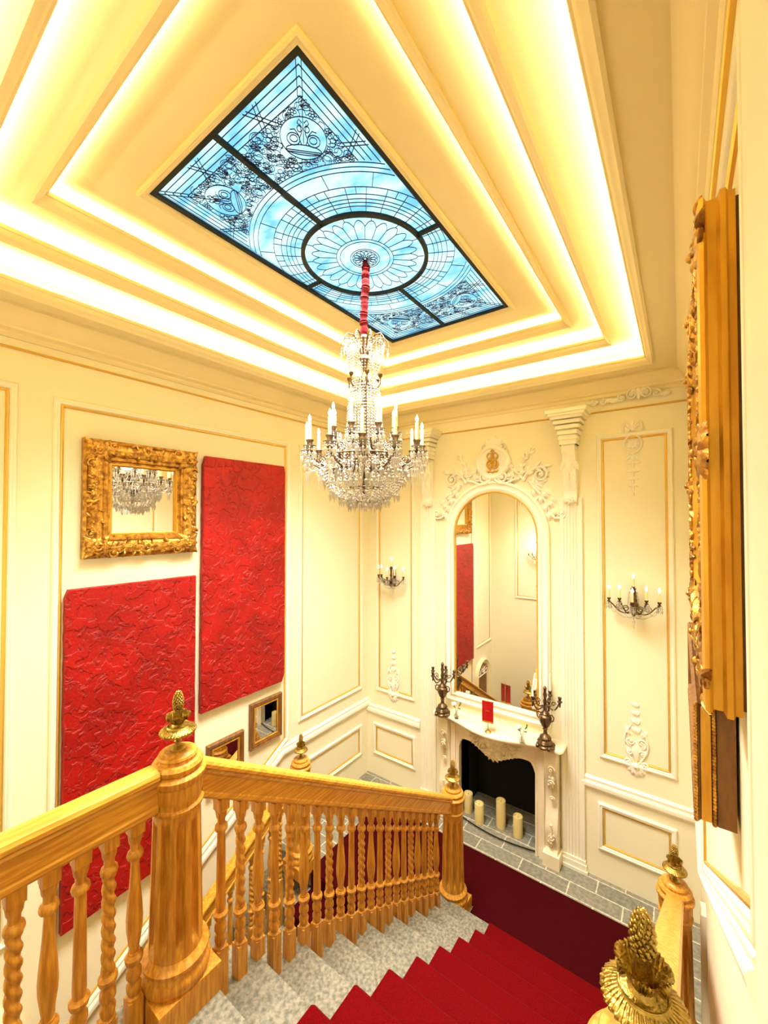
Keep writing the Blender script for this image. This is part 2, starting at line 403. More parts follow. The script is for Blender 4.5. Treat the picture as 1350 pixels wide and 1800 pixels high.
bar(f, SX0+.02, SCY, SCX-RR, SCY); bar(f, SCX+RR, SCY, SX1-.02, SCY)
circ = lambda r, n=64, cx=SCX, cy=SCY: [(cx+r*cos(2*pi*k/n), cy+r*sin(2*pi*k/n)) for k in range(n)]
f.mold(circ(RR), CS, [(-.013, -.012), (-.013, .008), (.013, .008), (.013, -.012), (-.013, -.012)])
f.build('glazing_bar', barm, sk)
g = MB(); g.box(SX0+.01, SX1-.01, SY0+.01, SY1-.01, ZS+.014, ZS+.018); g.build('stained_glass_pane', stained, sk, ang=0)
# leading: x, y polylines clipped to the glass; reflected into the four corners
ld = MB(); LW = .0023; ZLD = ZS + .010
def inside(x, y): return SX0+.03 < x < SX1-.03 and SY0+.03 < y < SY1-.03
def pl(pts, w=LW, clip=True, test=None):
    run = []
    for p in pts + [None]:
        ok = p is not None and (not clip or inside(*p)) and (test is None or test(*p))
        if ok: run.append(p)
        else:
            if len(run) > 1: ld.tube([(x, y, ZLD) for x, y in run], w, n=4)
            run = []
def arc(cx, cy, r, a0=0, a1=2*pi, n=None, ry=None, rot=0):
    n = n or max(6, int(abs(a1-a0)*r*90)+6); ry = ry or r; o = []
    for k in range(n+1):
        a = a0+(a1-a0)*k/n; x, y = r*cos(a), ry*sin(a); o.append((cx+x*cos(rot)-y*sin(rot), cy+x*sin(rot)+y*cos(rot)))
    return o
for r in (.085, .10, .17, .195, .47, .497, .523, .556, .605, .70, .728, .755):
    pl(arc(SCX, SCY, r, n=140))
NP = 28
for k in range(NP):
    a = 2*pi*k/NP; da = pi/NP
    pl([(SCX+r*cos(a), SCY+r*sin(a)) for r in (.195, .25, .31)], clip=False)
    pl([(SCX+(.31+.05*sin(pi*t/8))*cos(a+2*da*t/8), SCY+(.31+.05*sin(pi*t/8))*sin(a+2*da*t/8)) for t in range(9)], clip=False)
for k in range(14):
    a = 2*pi*k/14+.1
    pl([(SCX+r*cos(a), SCY+r*sin(a)) for r in (.36, .40)], clip=False)
    pl(arc(SCX+.045*cos(a), SCY+.045*sin(a), .035, n=10, ry=.014, rot=a), clip=False)
for k in range(32):
    a = 2*pi*(k+.5)/32
    pl([(SCX+r*cos(a), SCY+r*sin(a)) for r in [.43+.175*t/8 for t in range(9)]])
    a += .05
    if k % 2: pl([(SCX+r*cos(a), SCY+r*sin(a)) for r in [.605+.095*t/6 for t in range(7)]])
    a = 2*pi*k/32
    if k % 2: pl([(SCX+r*cos(a), SCY+r*sin(a)) for r in (.556, .58, .605)])
# border stripes and crossing ribbons, one quadrant then mirrored
def quad(pts, sx, sy):  # corner-based coordinates: (0,0) the corner, growing inward
    return [((SX0+x) if sx > 0 else (SX1-x), (SY0+y) if sy > 0 else (SY1-y)) for x, y in pts]
def dense(a, b, n=30): return [(a[0]+(b[0]-a[0])*k/n, a[1]+(b[1]-a[1])*k/n) for k in range(n+1)]
out_big = lambda x, y: hypot(x-SCX, y-SCY) > .757
rnd = random.Random(3)
HX, HY = (SX1-SX0)/2, SCY-SY0
for sx in (1, -1):
    for sy in (1, -1):
        ex = (SCX-SX0) if sx > 0 else (SX1-SCX); ey = (SCY-SY0) if sy > 0 else (SY1-SCY)
        for d in (.055, .085, .112, .140):
            pl(quad(dense((d, d), (ex, d)), sx, sy), test=out_big); pl(quad(dense((d, d), (d, ey), 60), sx, sy), test=out_big)
        pl(quad([(.05, .035), (.15, .135)], sx, sy)); pl(quad([(.035, .05), (.135, .15)], sx, sy)); pl(quad([(.135, .15), (.15, .135)], sx, sy))
        # crossing ribbons on both edges
        for (px, py, swap) in ((.36, .095, 0), (.44, .095, 1)):
            for s2 in (1, -1):
                for w in (-.011, .011):
                    A = [(px-s2*.035+w, .045), (px+s2*.035+w, .16)]
                    if swap: A = [(q, p) for p, q in A]
                    pl(quad(dense(*A, 8), sx, sy), test=out_big)
        for k in range(3):
            pl(quad([(.18+.2*k, .03), (.18+.2*k, .055)], sx, sy)); pl(quad([(.03, .2+.22*k), (.055, .2+.22*k)], sx, sy), test=out_big)
        # medallion with a vase of scrolls
        mx, my, mr = .275, .285, .108
        pl(quad(arc(mx, my, mr, n=40), sx, sy))
        dg = 1/sqrt(2)
        def loc(a, c):  # a along the diagonal (towards the corner), c across
            return (mx - a*dg + c*dg, my - a*dg - c*dg)
        pl(quad([loc(mr+.09, 0), loc(mr-.01, 0), loc(-.02, 0)], sx, sy))
        for s2 in (1, -1):
            pl(quad([loc(-.06+.03*cos(t), s2*.085*sin(t)) for t in [pi/2*k/8 for k in range(9)]], sx, sy))
            pl(quad([loc(-.062-.022*sin(t), s2*.085*cos(t)) for t in [pi/2*k/8 for k in range(9)]], sx, sy))
            pl(quad([loc(-.005+.032*cos(t), s2*(.047+.030*sin(t))) for t in [2*pi*k/14 for k in range(15)]], sx, sy))
            pl(quad([loc(-.002+.018*cos(t), s2*(.045+.018*sin(t))) for t in [2*pi*k/10 for k in range(11)]], sx, sy))
            pl(quad([loc(.05+.016*cos(t), s2*(.016+.012*sin(t))) for t in [2*pi*k/10 for k in range(11)]], sx, sy))
            pl(quad([loc(-.03, s2*.01), loc(0, s2*.02), loc(.03, s2*.008), (loc(.075, s2*.014))], sx, sy))
            pl(quad([loc(.08, s2*.005), loc(.095, s2*.018), loc(.078, s2*.026), loc(.062, s2*.014)], sx, sy))
            pl(quad([loc(.015, s2*.02), loc(.045, s2*.04), loc(.04, s2*.06)], sx, sy))
        pl(quad([loc(-.062, -.085), loc(-.062, .085)], sx, sy)); pl(quad([loc(-.072, -.08), loc(-.072, .08)], sx, sy))
        # web of curved leading between the ornaments
        ctr = quad([(mx, my)], sx, sy)[0]
        tw = lambda X, Y: out_big(X, Y) and hypot(X-ctr[0], Y-ctr[1]) > mr
        sp = .034; nx, ny = int((ex-.145)/sp), int((min(ey, .70)-.145)/sp)
        node = [[(.145+sp*(i+rnd.uniform(-.36, .36)+.5*(j % 2)), .145+sp*(j+rnd.uniform(-.36, .36))) for j in range(ny+1)] for i in range(nx+1)]
        for i in range(nx+1):
            for j in range(ny+1):
                for (i2, j2) in ((i+1, j), (i, j+1)):
                    if i2 > nx or j2 > ny or rnd.random() < .12: continue
                    (ax, ay), (bx_, by_) = node[i][j], node[i2][j2]; bu = rnd.choice((-.42, .42, .3, -.3)); px_, py_ = -(by_-ay)*bu, (bx_-ax)*bu
                    seg = [(ax+(bx_-ax)*k/6+px_*4*(k/6)*(1-k/6), ay+(by_-ay)*k/6+py_*4*(k/6)*(1-k/6)) for k in range(7)]
                    seg = [(max(.142, X), max(.142, Y)) for X, Y in seg]
                    pl(quad(seg, sx, sy), w=.0015, test=tw)
        # flowers and foliage packed round it
        placed = []
        tries = 0
        while len(placed) < 60 and tries < 16000:
            tries += 1
            x, y = rnd.uniform(.155, ex-.03), rnd.uniform(.155, min(ey-.03, .62))
            X_, Y_ = quad([(x, y)], sx, sy)[0]
            rr = rnd.choice((.017, .020, .024, .030)) if tries > 500 else .032
            if hypot(x-mx, y-my) < mr + rr*.8 or hypot(X_-SCX, Y_-SCY) < .757+rr*.8: continue
            if any(hypot(x-a, y-c) < (rr+q)*.86 for a, c, q in placed): continue
            placed.append((x, y, rr))
        for (x, y, rr) in placed:
            t = rnd.random(); a = rnd.uniform(0, 2*pi)
            ts = lambda X, Y: out_big(X, Y) and hypot(X - quad([(mx, my)], sx, sy)[0][0], Y - quad([(mx, my)], sx, sy)[0][1]) > mr
            if t < .35:
                pl(quad([(x+rr*(1-.75*k/16)*cos(a+k*.5), y+rr*(1-.75*k/16)*sin(a+k*.5)) for k in range(17)], sx, sy), w=.0016, test=ts)
                pl(quad(arc(x, y, rr*1.15, a, a+3.6, n=12), sx, sy), w=.0016, test=ts)
            elif t < .7:
                for q in range(4):
                    an = a+q*.55
                    pl(quad([(x+cos(an)*rr*1.3*k/6 - sin(an)*rr*.35*sin(pi*k/6)*s_, y+sin(an)*rr*1.3*k/6+cos(an)*rr*.35*sin(pi*k/6)*s_) for s_ in (1, -1) for k in (range(7) if s_ > 0 else range(6, -1, -1))], sx, sy), w=.0016, test=ts)
            else:
                pl(quad(arc(x, y, rr*.45, n=10), sx, sy), w=.0016, test=ts)
                for q in range(5): pl(quad(arc(x+rr*.75*cos(a+q*1.257), y+rr*.75*sin(a+q*1.257), rr*.42, n=8), sx, sy), w=.0016, test=ts)
ld.build('glazing_leads', lead, sk, ang=0)

# ================================================================== floors and stairs
RISE, RUN, Y1 = .176, .286, 3.265
SXL = -1.80
b = MB(); b.box(XL, XR, 3.265, YB, -.15, 0); b.box(XL, SXL, 2.90, 3.265, -.15, 0)
b.box(-2.13, -1.20, YB, 5.05, -.15, 0)
struct(b.build('floor', slab, ang=0))
struct(MB().box(XL, XR, YN-.2, 4.5, bot, -2.0).build('floor_lower', slab, ang=0))
struct(MB().box(SXL, XR, -1.95, .975, 1.40, 1.584).build('floor_upper', stone, ang=0))
up = struct(thing('floor_stair', 'x', 'x')); up.name = 'stair_upper_flight'
dn = struct(thing('floor_stair', 'x', 'x')); dn.name = 'stair_lower_flight'
for o in (up, dn):
    for k_ in ('label', 'category'): del o[k_]
def step(par, x0, x1, yn, z, run, last=False):
    b = MB(); b.box(x0, x1, yn-run-.01, yn-.022, z-.34, z-.045)
    pr = [(yn-run-.01, z-.045), (yn-.022, z-.045), (yn-.004, z-.042), (yn, z-.030), (yn, z-.015), (yn-.006, z-.002), (yn-.014, z), (yn-run-.01, z)]
    b.prism(pr, lambda u, v, h: (h, u, v), x0, x1)
    return b.build('stone_step', stone, par)
for k in range(1, 9): step(up, SXL, XR, Y1-(k-1)*RUN, RISE*k, RUN)
for k in range(0, 10):
    # lower flight: step k has its nosing on the far side of the one below
    yn = 2.90 - k*RUN; z = -RISE*(k+1)
    b = MB(); b.box(XL, SXL, yn-RUN, yn+.02, z-.34, z); b.build('stone_step', stone, dn)
# wall that carries the upper flight, seen from the well
b = MB(); yk = lambda z: Y1-(z/RISE-1)*RUN
b.prism([(Y1, bot), (Y1, -.01), (.97, 1.40), (YN, 1.40), (YN, bot)], lambda u, v, h: (h, u, v), -1.78, -1.70)
struct(b.build('wall_stringer', plaster, ang=0))

# carpets
CX0, CX1 = -1.30, -.36
def runner(name, pts, x0, x1, m, th=.012):
    # pts: (y, z) line of the surface; the runner stands th above it
    b = MB(); n = len(pts)
    up_ = inset(pts, th, closed=False)
    poly = list(pts) + up_[::-1]
    N = len(poly)
    b.add([(x0, y, z) for y, z in poly] + [(x1, y, z) for y, z in poly],
          [(i, i+1, N-2-i, N-1-i) for i in range(n-1)] + [(N+i, N+i+1, 2*N-2-i, 2*N-1-i) for i in range(n-1)] + [(i, (i+1) % N, N+(i+1) % N, N+i) for i in range(N)])
    return b.build(name, m, ang=40)
pts = [(Y1+.004, 0.02)]
for k in range(1, 9):
    yn = Y1-(k-1)*RUN; z = RISE*k
    pts += [(yn+.002, z-.045), (yn+.002, z-.012), (yn-.012, z+.001), (yn-RUN+.003, z+.001)]
pts += [(.98, 1.55), (.977, 1.575), (.962, 1.586), (-.1, 1.586)]
pts = pts[::-1]
sc_ = runner('stair_carpet', [(y, z) for y, z in pts], CX0, CX1, carpet)
tag(sc_, 'crimson carpet runner covering the steps of the stone flight', 'carpet')
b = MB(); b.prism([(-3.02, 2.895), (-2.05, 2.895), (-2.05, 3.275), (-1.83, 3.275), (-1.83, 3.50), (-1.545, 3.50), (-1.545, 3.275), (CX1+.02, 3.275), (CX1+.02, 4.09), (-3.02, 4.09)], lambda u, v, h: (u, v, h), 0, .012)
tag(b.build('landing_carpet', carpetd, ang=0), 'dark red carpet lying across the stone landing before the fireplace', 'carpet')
pts = [(2.897, .0)]
pts = []
for k in range(0, 10):
    yn = 2.90-k*RUN; z = -RISE*(k+1)
    pts += [(yn+.0-.003 if k == 0 else yn-.003+.0, z+RISE-.002), (yn-.003, z+.001), ]
pts = [(2.897, -.002)]
for k in range(0, 10):
    yn = 2.90-k*RUN-.002; z = -RISE*(k+1)
    pts += [(yn, z+.002), (yn-RUN+.02+0.0, z+.002), (yn-RUN+.0, z-.002)]
pp = []
for k in range(0, 10):
    yn = 2.90-k*RUN; z = -RISE*(k+1)
    pp += [(yn-.001, z+.002), (yn-RUN, z+.002)]
pp = [(2.899, -.001)] + pp
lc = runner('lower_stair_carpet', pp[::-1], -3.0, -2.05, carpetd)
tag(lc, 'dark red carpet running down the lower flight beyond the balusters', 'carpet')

# ================================================================== balustrades
XB = -1.66
A = (XB, .857); B = (-1.68, 3.36); C = (-3.12, 2.86); D = (-.062, .87); E_ = (-.053, 3.36)
railtop = lambda y: 2.49 - .614*(y-.95)
def treadz(y):
    k = int((Y1 - y)//RUN) + 1
    return RISE*min(k, 9) if y > .98 else 1.584
def flute(nf, amp):
    return lambda a, z: 1 - amp*max(0, cos(nf*a))**1.5
def newel(loc, H, label):
    r = thing('newel_post', label, 'newel post', loc, 0, 'oak newel posts with brass finials')
    b = MB(); b.box(-.125, .125, -.125, .125, 0, .10); b.prism(rect(-.125, .125, -.125, .125), lambda u, v, h: (u*(1-h*.8), v*(1-h*.8), .10+h), 0, .012)
    b.build('plinth_block', oak, r)
    s = H/1.0
    b = MB(); b.lathe([(.118, .108), (.124, .118), (.129, .138), (.124, .160), (.116, .170), (.112, .180), (.122, .188), (.122, .200), (.108, .212), (.100, .222)], n=32)
    b.build('base_moulding', oak, r)
    z0, z1 = .22, H-.215
    prof = []; nseg = 24
    for k in range(nseg+1): t = k/nseg; prof.append((.099-.012*t, z0+(z1-z0)*t))
    def rib(a, z):
        t = (z-z0)/(z1-z0); e = min(1, max(0, (t-.07)/.04))*min(1, max(0, (.93-t)/.04))
        p = (a*10/(2*pi)) % 1
        q = (p-.5)/.29
        return 1 - (.25*e*sqrt(1-q*q) if abs(q) < 1 else 0)
    MB().lathe(prof, n=240, rib=rib).build('fluted_shaft', oak, r)
    t = H
    MB().lathe([(.086, t-.222), (.096, t-.216), (.098, t-.204), (.088, t-.196), (.090, t-.182), (.094, t-.165), (.094, t-.118), (.100, t-.110), (.106, t-.098), (.106, t-.084), (.096, t-.074),
                (.088, t-.070), (.094, t-.060), (.095, t-.048), (.086, t-.036), (.072, t-.032), (.070, t-.026), (.074, t-.018), (.070, t-.010), (.055, t-.006), (.050, t-.001), (.030, t), (.0, t+.001)], n=48).build('turned_cap', oak, r)
    f = dup(FIN, r); f.location = (0, 0, H); f.parent = r
    return r
# brass finial (a part of each newel) ------------------------------
def finial():
    rt = MB()
    rt.lathe([(.030, 0), (.030, .006), (.022, .012), (.012, .016), (.010, .028), (.015, .034), (.010, .040), (.012, .050), (.024, .056)], n=24)
    rt.lathe([(.024, .054), (.046, .058), (.062, .066), (.067, .073), (.066, .078), (.058, .083), (.044, .090), (.040, .094)], n=128, rib=lambda a, z: 1 + (.045*cos(32*a) if .057 < z < .082 else 0))
    rt.lathe([(.042, .086), (.044, .091), (.040, .095), (.032, .092), (.026, .094), (.022, .100), (.018, .106), (.014, .112)], n=32)
    for k in range(44):
        a = 2*pi*k/44; rt.tube([(.040*cos(a), .040*sin(a), .0925), (.052*cos(a+.05), .052*sin(a+.05), .0865), (.062*cos(a+.1), .062*sin(a+.1), .0790), (.0665*cos(a+.1), .0665*sin(a+.1), .0740)], [.0012, .0024, .0030, .0030], 6)
    rt.tube([(.039*cos(2*pi*k/48), .039*sin(2*pi*k/48), .0955) for k in range(48)], .0022, 6, closed=True)
    base_ = rt.build('finial', brass, ang=50)
    lf = MB()
    NI, NJ = 12, 11
    for k in range(7):
        a = 2*pi*k/7+.25; ca, sa = cos(a), sin(a); vs = []; fs = []
        for i in range(NI+1):
            t = i/NI; rad = .013 + .026*sin(min(1, t*1.1)*pi*.5) + .003*max(0, t-.6)/.4; z = .100 + .058*t**.9 - .030*max(0, t-.72)/.28*t
            w = .0185*(.42+.58*sin(pi*min(1, .12+t*.80)))*(1 if t < .86 else .82-(t-.86)*2.4)*(1+.10*(i % 2))
            for j in range(NJ):
                s = (j-5)/5; rib = .0022*cos(s*pi*5) + .0035*(1-s*s)
                for inn in (0, .0022):
                    rr = rad + rib - inn; vs.append((rr*ca - s*w*sa, rr*sa + s*w*ca, z - inn*.6 - .004*abs(s)*t))
        q2 = lambda i, j, o: (i*NJ+j)*2+o
        for i in range(NI):
            for j in range(NJ-1):
                fs += [tuple(q2(*p) for p in ((i, j, o), (i, j+1, o), (i+1, j+1, o), (i+1, j, o))) for o in (0, 1)]
            for j in (0, NJ-1): fs.append((q2(i, j, 0), q2(i+1, j, 0), q2(i+1, j, 1), q2(i, j, 1)))
        for i in (0, NI):
            for j in range(NJ-1): fs.append((q2(i, j, 0), q2(i, j+1, 0), q2(i, j+1, 1), q2(i, j, 1)))
        lf.add(vs, fs)
    lf.lathe([(.014, .104), (.018, .120), (.012, .150), (.013, .160)], n=16)
    lf.build('leaf_collar', brass, base_, ang=60)
    pc = MB()
    prof = [(.008, .154), (.0145, .164), (.018, .180), (.018, .196), (.014, .214), (.008, .228), (.0, .236)]
    pc.lathe(prof, n=24)
    for i in range(11):
        z = .160 + .0069*i; t = (z-.154)/.082; rad = .0185*sin(pi*min(1, .18+.82*t))**.62 if t < .98 else .004
        m = max(5, int(12*rad/.0185))
        for k in range(m):
            a = 2*pi*(k+.5*(i % 2))/m
            pc.ball((rad*cos(a), rad*sin(a), z), .0043, .0043, .0042, 6, 5)
    pc.build('pine_cone', brass, base_, ang=60)
    return base_
FIN = finial()
newel((A[0], A[1], 1.584), .985, 'large fluted oak newel post at the bend of the top railing, nearest on the left')
newel((B[0], B[1], 0), 1.10, 'fluted oak newel post before the fireplace, at the foot of the left handrail')
newel((C[0], C[1], 0), 1.10, 'oak newel post by the left wall, only its brass finial clear above the sloping handrail')
newel((D[0], D[1], 1.584), .985, 'oak newel at the bottom right with the large brass pine cone finial nearest the camera')
newel((E_[0], E_[1], 0), 1.10, 'oak newel post in the far right corner at the foot of the right handrail')
for o in [FIN] + kids(FIN): bpy.data.objects.remove(o)

# balusters ---------------------------------------------------------
def baluster(par, x, y, zb, zt, kind):
    H = zt - zb; b = MB(); hw = .0245
    tl = min(.60, H-.06); base_h = H - tl - .055
    z0 = zb + base_h
    def blk(a, c):
        b.box(x-hw, x+hw, y-hw, y+hw, a, c)
    blk(zb, z0); 
    L = tl
    S = lambda t: z0 + L*t
    def lat(pr, n=16, rib=None): b.lathe([(r*1.28, S(t)) for r, t in pr], (x, y, 0), n, rib)
    lat([(.016, -.005), (.020, .0), (.020, .012), (.014, .02), (.019, .05), (.020, .075), (.014, .10), (.014, .108), (.020, .13), (.020, .16), (.013, .19), (.013, .20), (.021, .215), (.024, .235), (.024, .25), (.016, .268), (.016, .28)])
    if kind == 0:
        lat([(.0155, .28), (.0165, .30), (.0135, .84)], 14)
    elif kind == 1:
        pr = [(.0160, .28+.56*k/54) for k in range(55)]
        lat(pr, 20, lambda a, z: .66+.46*abs(cos(a + (z-z0)*66)))
    else:
        lat([(.012, .28), (.016, .34), (.021, .42), (.022, .48), (.019, .58), (.014, .70), (.0115, .80), (.011, .84)], 14)
    lat([(.013, .84), (.020, .85), (.022, .865), (.020, .885), (.013, .90), (.013, .93), (.017, .95), (.019, .985), (.021, 1.0)])
    blk(S(1.0), zt)
    return b.build('baluster', oak, par, ang=40)
kinds = [0, 1, 2, 0, 1, 2]
RP = [(-.040, 0), (-.047, -.012), (-.047, -.026), (-.036, -.036), (-.040, -.046), (-.034, -.056), (-.030, -.058), (-.030, -.128), (-.036, -.134), (-.036, -.150), (-.028, -.160),
      (.028, -.160), (.036, -.150), (.036, -.134), (.030, -.128), (.030, -.058), (.034, -.056), (.040, -.046), (.036, -.036), (.047, -.026), (.047, -.012), (.040, 0), (.020, .006), (-.020, .006)]
def rail(par, x, y0, y1, z0, z1, x1=None):
    b = MB(); n = len(RP); x1 = x if x1 is None else x1
    b.add([(x+d, y0, z0+h) for d, h in RP] + [(x1+d, y1, z1+h) for d, h in RP], [tuple(range(n)), tuple(range(n, 2*n))] + [(i, (i+1) % n, n+(i+1) % n, n+i) for i in range(n)])
    b.build('handrail', oakr, par, ang=30)
bl = thing('stair_balustrade', 'oak balustrade of twisted and turned balusters under a handrail sloping down from the near newel', 'balustrade')
rail(bl, XB, A[1]+.09, B[1]-.09, railtop(A[1]+.09), railtop(B[1]-.09), B[0])
ys = [1.055+.0995*k for k in range(21)]
seq = [0, 1, 2, 0, 1, 2, 0, 1, 2, 0, 1, 2, 0, 1, 2, 0, 1, 2, 0, 1, 2]
for k, y in enumerate(ys):
    x = XB + (B[0]-XB)*(y-A[1])/(B[1]-A[1])
    baluster(bl, x, y, treadz(y), railtop(y)-.155, seq[k])
gl = thing('gallery_balustrade', 'level oak balustrade at the lower left in front of the red panel', 'balustrade')
rail(gl, XB, YN, A[1]-.09, 2.545, 2.53)
for k in range(9): baluster(gl, XB, .70-.0855*k, 1.584, 2.385, [2, 1, 0, 2, 1, 2, 0, 1, 2][k])
rb = thing('wall_side_balustrade', 'oak handrail and balusters sloping down beside the right wall', 'balustrade')
rail(rb, D[0], D[1]+.09, E_[1]-.09, railtop(D[1]+.09), railtop(E_[1]-.09), E_[0])
for k, y in enumerate(ys): baluster(rb, D[0]+.009*(y-.87)/2.5, y, treadz(y), railtop(y)-.155, seq[k])
lb = thing('lower_balustrade', 'lower oak balustrade descending by the left wall, glimpsed through the nearer balusters', 'balustrade')
lrt = lambda y: 1.00 - .615*(2.78-y)
rail(lb, C[0], .15, C[1]-.09, lrt(.15), lrt(C[1]-.09))
for k in range(22):
    y = 2.70-.105*k
    kk = int((2.90-y)//RUN); baluster(lb, C[0], y, -RISE*(kk+1), lrt(y)-.155, seq[k % 21])
b = MB()

# ================================================================== relief ornament helpers
def stroke(b, mp, pts, r0, r1=None, n=6):
    m = len(pts); r1 = r0 if r1 is None else r1
    b.tube([mp(u, v, h) for u, v, h in pts], [r0+(r1-r0)*k/(m-1) for k in range(m)], n)
def scroll(b, mp, u, v, r, turns=1.4, a0=0, d=1, th=.012, h=.012):
    n = int(14*turns)+4; pts = []
    for k in range(n+1):
        t = k/n; a = a0+d*turns*2*pi*t; rr = r*(1-.82*t); pts.append((u+rr*cos(a), v+rr*sin(a), h))
    stroke(b, mp, pts, th, th*.75)
    b.ball(mp(u, v, h), th*1.5, nu=8, nv=6)
def leaf(b, mp, u, v, ang, L, Wd, H=.02, curl=0, n=7):
    vs = []; fs = []; J = 5
    for i in range(n+1):
        t = i/n; a = ang + curl*t; 
        if i == 0: cu, cv = u, v
        else: cu += cos(ang+curl*(t-.5/n))*L/n; cv += sin(ang+curl*(t-.5/n))*L/n
        w = Wd*(sin(pi*min(1, t*.92+.06))**.75)*(1+.18*(i % 2))*.5
        hh = H*sin(pi*(t*.85+.12))
        for j in range(J):
            s = (j-2)/2; q = hh*(1-.55*abs(s)**1.5) if abs(s) < 1 else -.002
            if j == 2: q = hh*.72
            vs.append(mp(cu - sin(a)*s*w, cv + cos(a)*s*w, q))
    for i in range(n):
        for j in range(J-1): p = i*J+j; fs.append((p, p+1, p+J+1, p+J))
    # closed underside on the wall
    o = len(vs)
    base_ = [i*J for i in range(n+1)] + [i*J+J-1 for i in range(n, -1, -1)]
    fs.append(tuple(base_))
    b.add(vs, fs)
def rosette(b, mp, u, v, r, h=.02, n=6, a0=0):
    for k in range(n): leaf(b, mp, u, v, a0+2*pi*k/n, r, r*.75, h)
    b.ball(mp(u, v, h*.7), min(r*.26, .012), nu=8, nv=6)
def acanthus(b, mp, pts, w, h=.02, th=.010, flip=1):
    # a stem through pts with leaves springing off both sides
    stroke(b, mp, [(u, v, th) for u, v in pts], th*1.3, th*.6)
    for i in range(1, len(pts)-1):
        a = atan2(pts[i+1][1]-pts[i-1][1], pts[i+1][0]-pts[i-1][0])
        leaf(b, mp, *pts[i], a+.75*flip, w, w*.5, h, curl=-.5*flip); leaf(b, mp, *pts[i], a-.75*flip, w*.8, w*.42, h, curl=.5*flip)

def drop_up(mp):      # foot ornament: shell at the bottom, husks rising
    b = MB()
    for k in range(7):
        a = -pi/2 + (k-3)*.42
        leaf(b, mp, 0, .0, a, .115-.008*abs(k-3), .052, .028)
    b.ball(mp(0, .0, .015), .03, .03, .03, 10, 8)
    scroll(b, mp, -.062, .02, .036, 1.3, -pi/2, -1, .009); scroll(b, mp, .062, .02, .036, 1.3, -pi/2, 1, .009)
    for s in (-1, 1):
        stroke(b, mp, [(s*(.02+.075*sin(t*3.0)), .02+.36*t, .010) for t in [k/10 for k in range(11)]], .009, .005)
        scroll(b, mp, s*.045, .22, .034, 1.3, 0, s, .007); scroll(b, mp, s*.05, .12, .030, 1.2, pi, -s, .007)
        for v in (.09, .16, .27): leaf(b, mp, s*.04, v, pi/2-s*.8, .085, .04, .02, curl=s*.5)
    leaf(b, mp, 0, .03, pi/2, .2, .07, .03)
    for v in (.30, .38, .46, .54):
        w = .075*(1-(v-.28)*1.2)
        leaf(b, mp, 0, v, pi/2-.75, w, w*.5, .016, curl=.4); leaf(b, mp, 0, v, pi/2+.75, w, w*.5, .016, curl=-.4); leaf(b, mp, 0, v, pi/2, w*.9, w*.4, .016)
    for v in (.30, .42, .50): leaf(b, mp, .012, v-.02, pi/2-.2, .05, .012, .01)
    return b
def drop_down(mp):    # head ornament: bow, oval wreath, husks falling
    b = MB()
    for s in (-1, 1):
        stroke(b, mp, [(s*.08*sin(t*pi), .10+.055*sin(t*2*pi)*1.0+.02*t, .012) for t in [k/12 for k in range(13)]], .009, .009)
        stroke(b, mp, [(s*(.015+.09*t), .05-.02*sin(t*6), .010) for t in [k/8 for k in range(9)]], .009, .004)
        leaf(b, mp, s*.01, .10, pi/2-s*.8, .09, .04, .02, curl=s*.6)
    leaf(b, mp, 0, .10, pi/2, .09, .035, .02); b.ball(mp(0, .10, .014), .02)
    n = 22
    b.tube([mp(.075*cos(2*pi*k/n), -.045+.085*sin(2*pi*k/n), .012) for k in range(n)], .010, 6, closed=True)
    rosette(b, mp, 0, -.045, .055, .02, 8)
    for s in (-1, 1):
        for v in (-.01, -.06): rosette(b, mp, s*.04, v, .02, .014, 5)
    leaf(b, mp, 0, -.13, -pi/2, .08, .05, .02)
    for s in (-1, 1): leaf(b, mp, 0, -.15, -pi/2+s*1.2, .085, .03, .016, curl=-s*.7)
    for i, v in enumerate((-.22, -.30, -.375, -.445)):
        w = .07*(1-.14*i)
        for s in (-1, 1): leaf(b, mp, 0, v, -pi/2+s*1.35, w, w*.38, .015, curl=s*.5)
        leaf(b, mp, 0, v, -pi/2, .06, .022, .014)
    leaf(b, mp, 0, -.50, -pi/2, .045, .02, .012)
    return b
for (u, v, fn, lab) in ((-3.115, 1.17, drop_up, 'white plaster shell ornament at the foot of the tall panel left of the fireplace'),
                        (-.355, 1.20, drop_up, 'white plaster shell ornament at the foot of the tall panel right of the fireplace'),
                        (-.355, 4.26, drop_down, 'plaster bow and wreath ornament at the top of the panel right of the mirror'),
                        (-3.10, 4.26, drop_down, 'plaster bow and wreath at the top of the far left panel, behind the chandelier')):
    o = fn(off(MK, u, v)).build('plaster_ornament', orn, ang=60)
    tag(o, lab, 'wall ornament', 'plaster drops on the tall panels')
for (mp, u, v, fn, lab) in ((MN, -2.47, 4.26, drop_down, 'plaster bow ornament high on the front wall, reflected in the arched mirror'),
                            (MN, -2.47, 1.78, drop_up, 'plaster leaf ornament low on the front wall, reflected in the arched mirror')):
    o = fn(off(mp, u, v)).build('plaster_ornament', orn, ang=60); tag(o, lab, 'wall ornament')
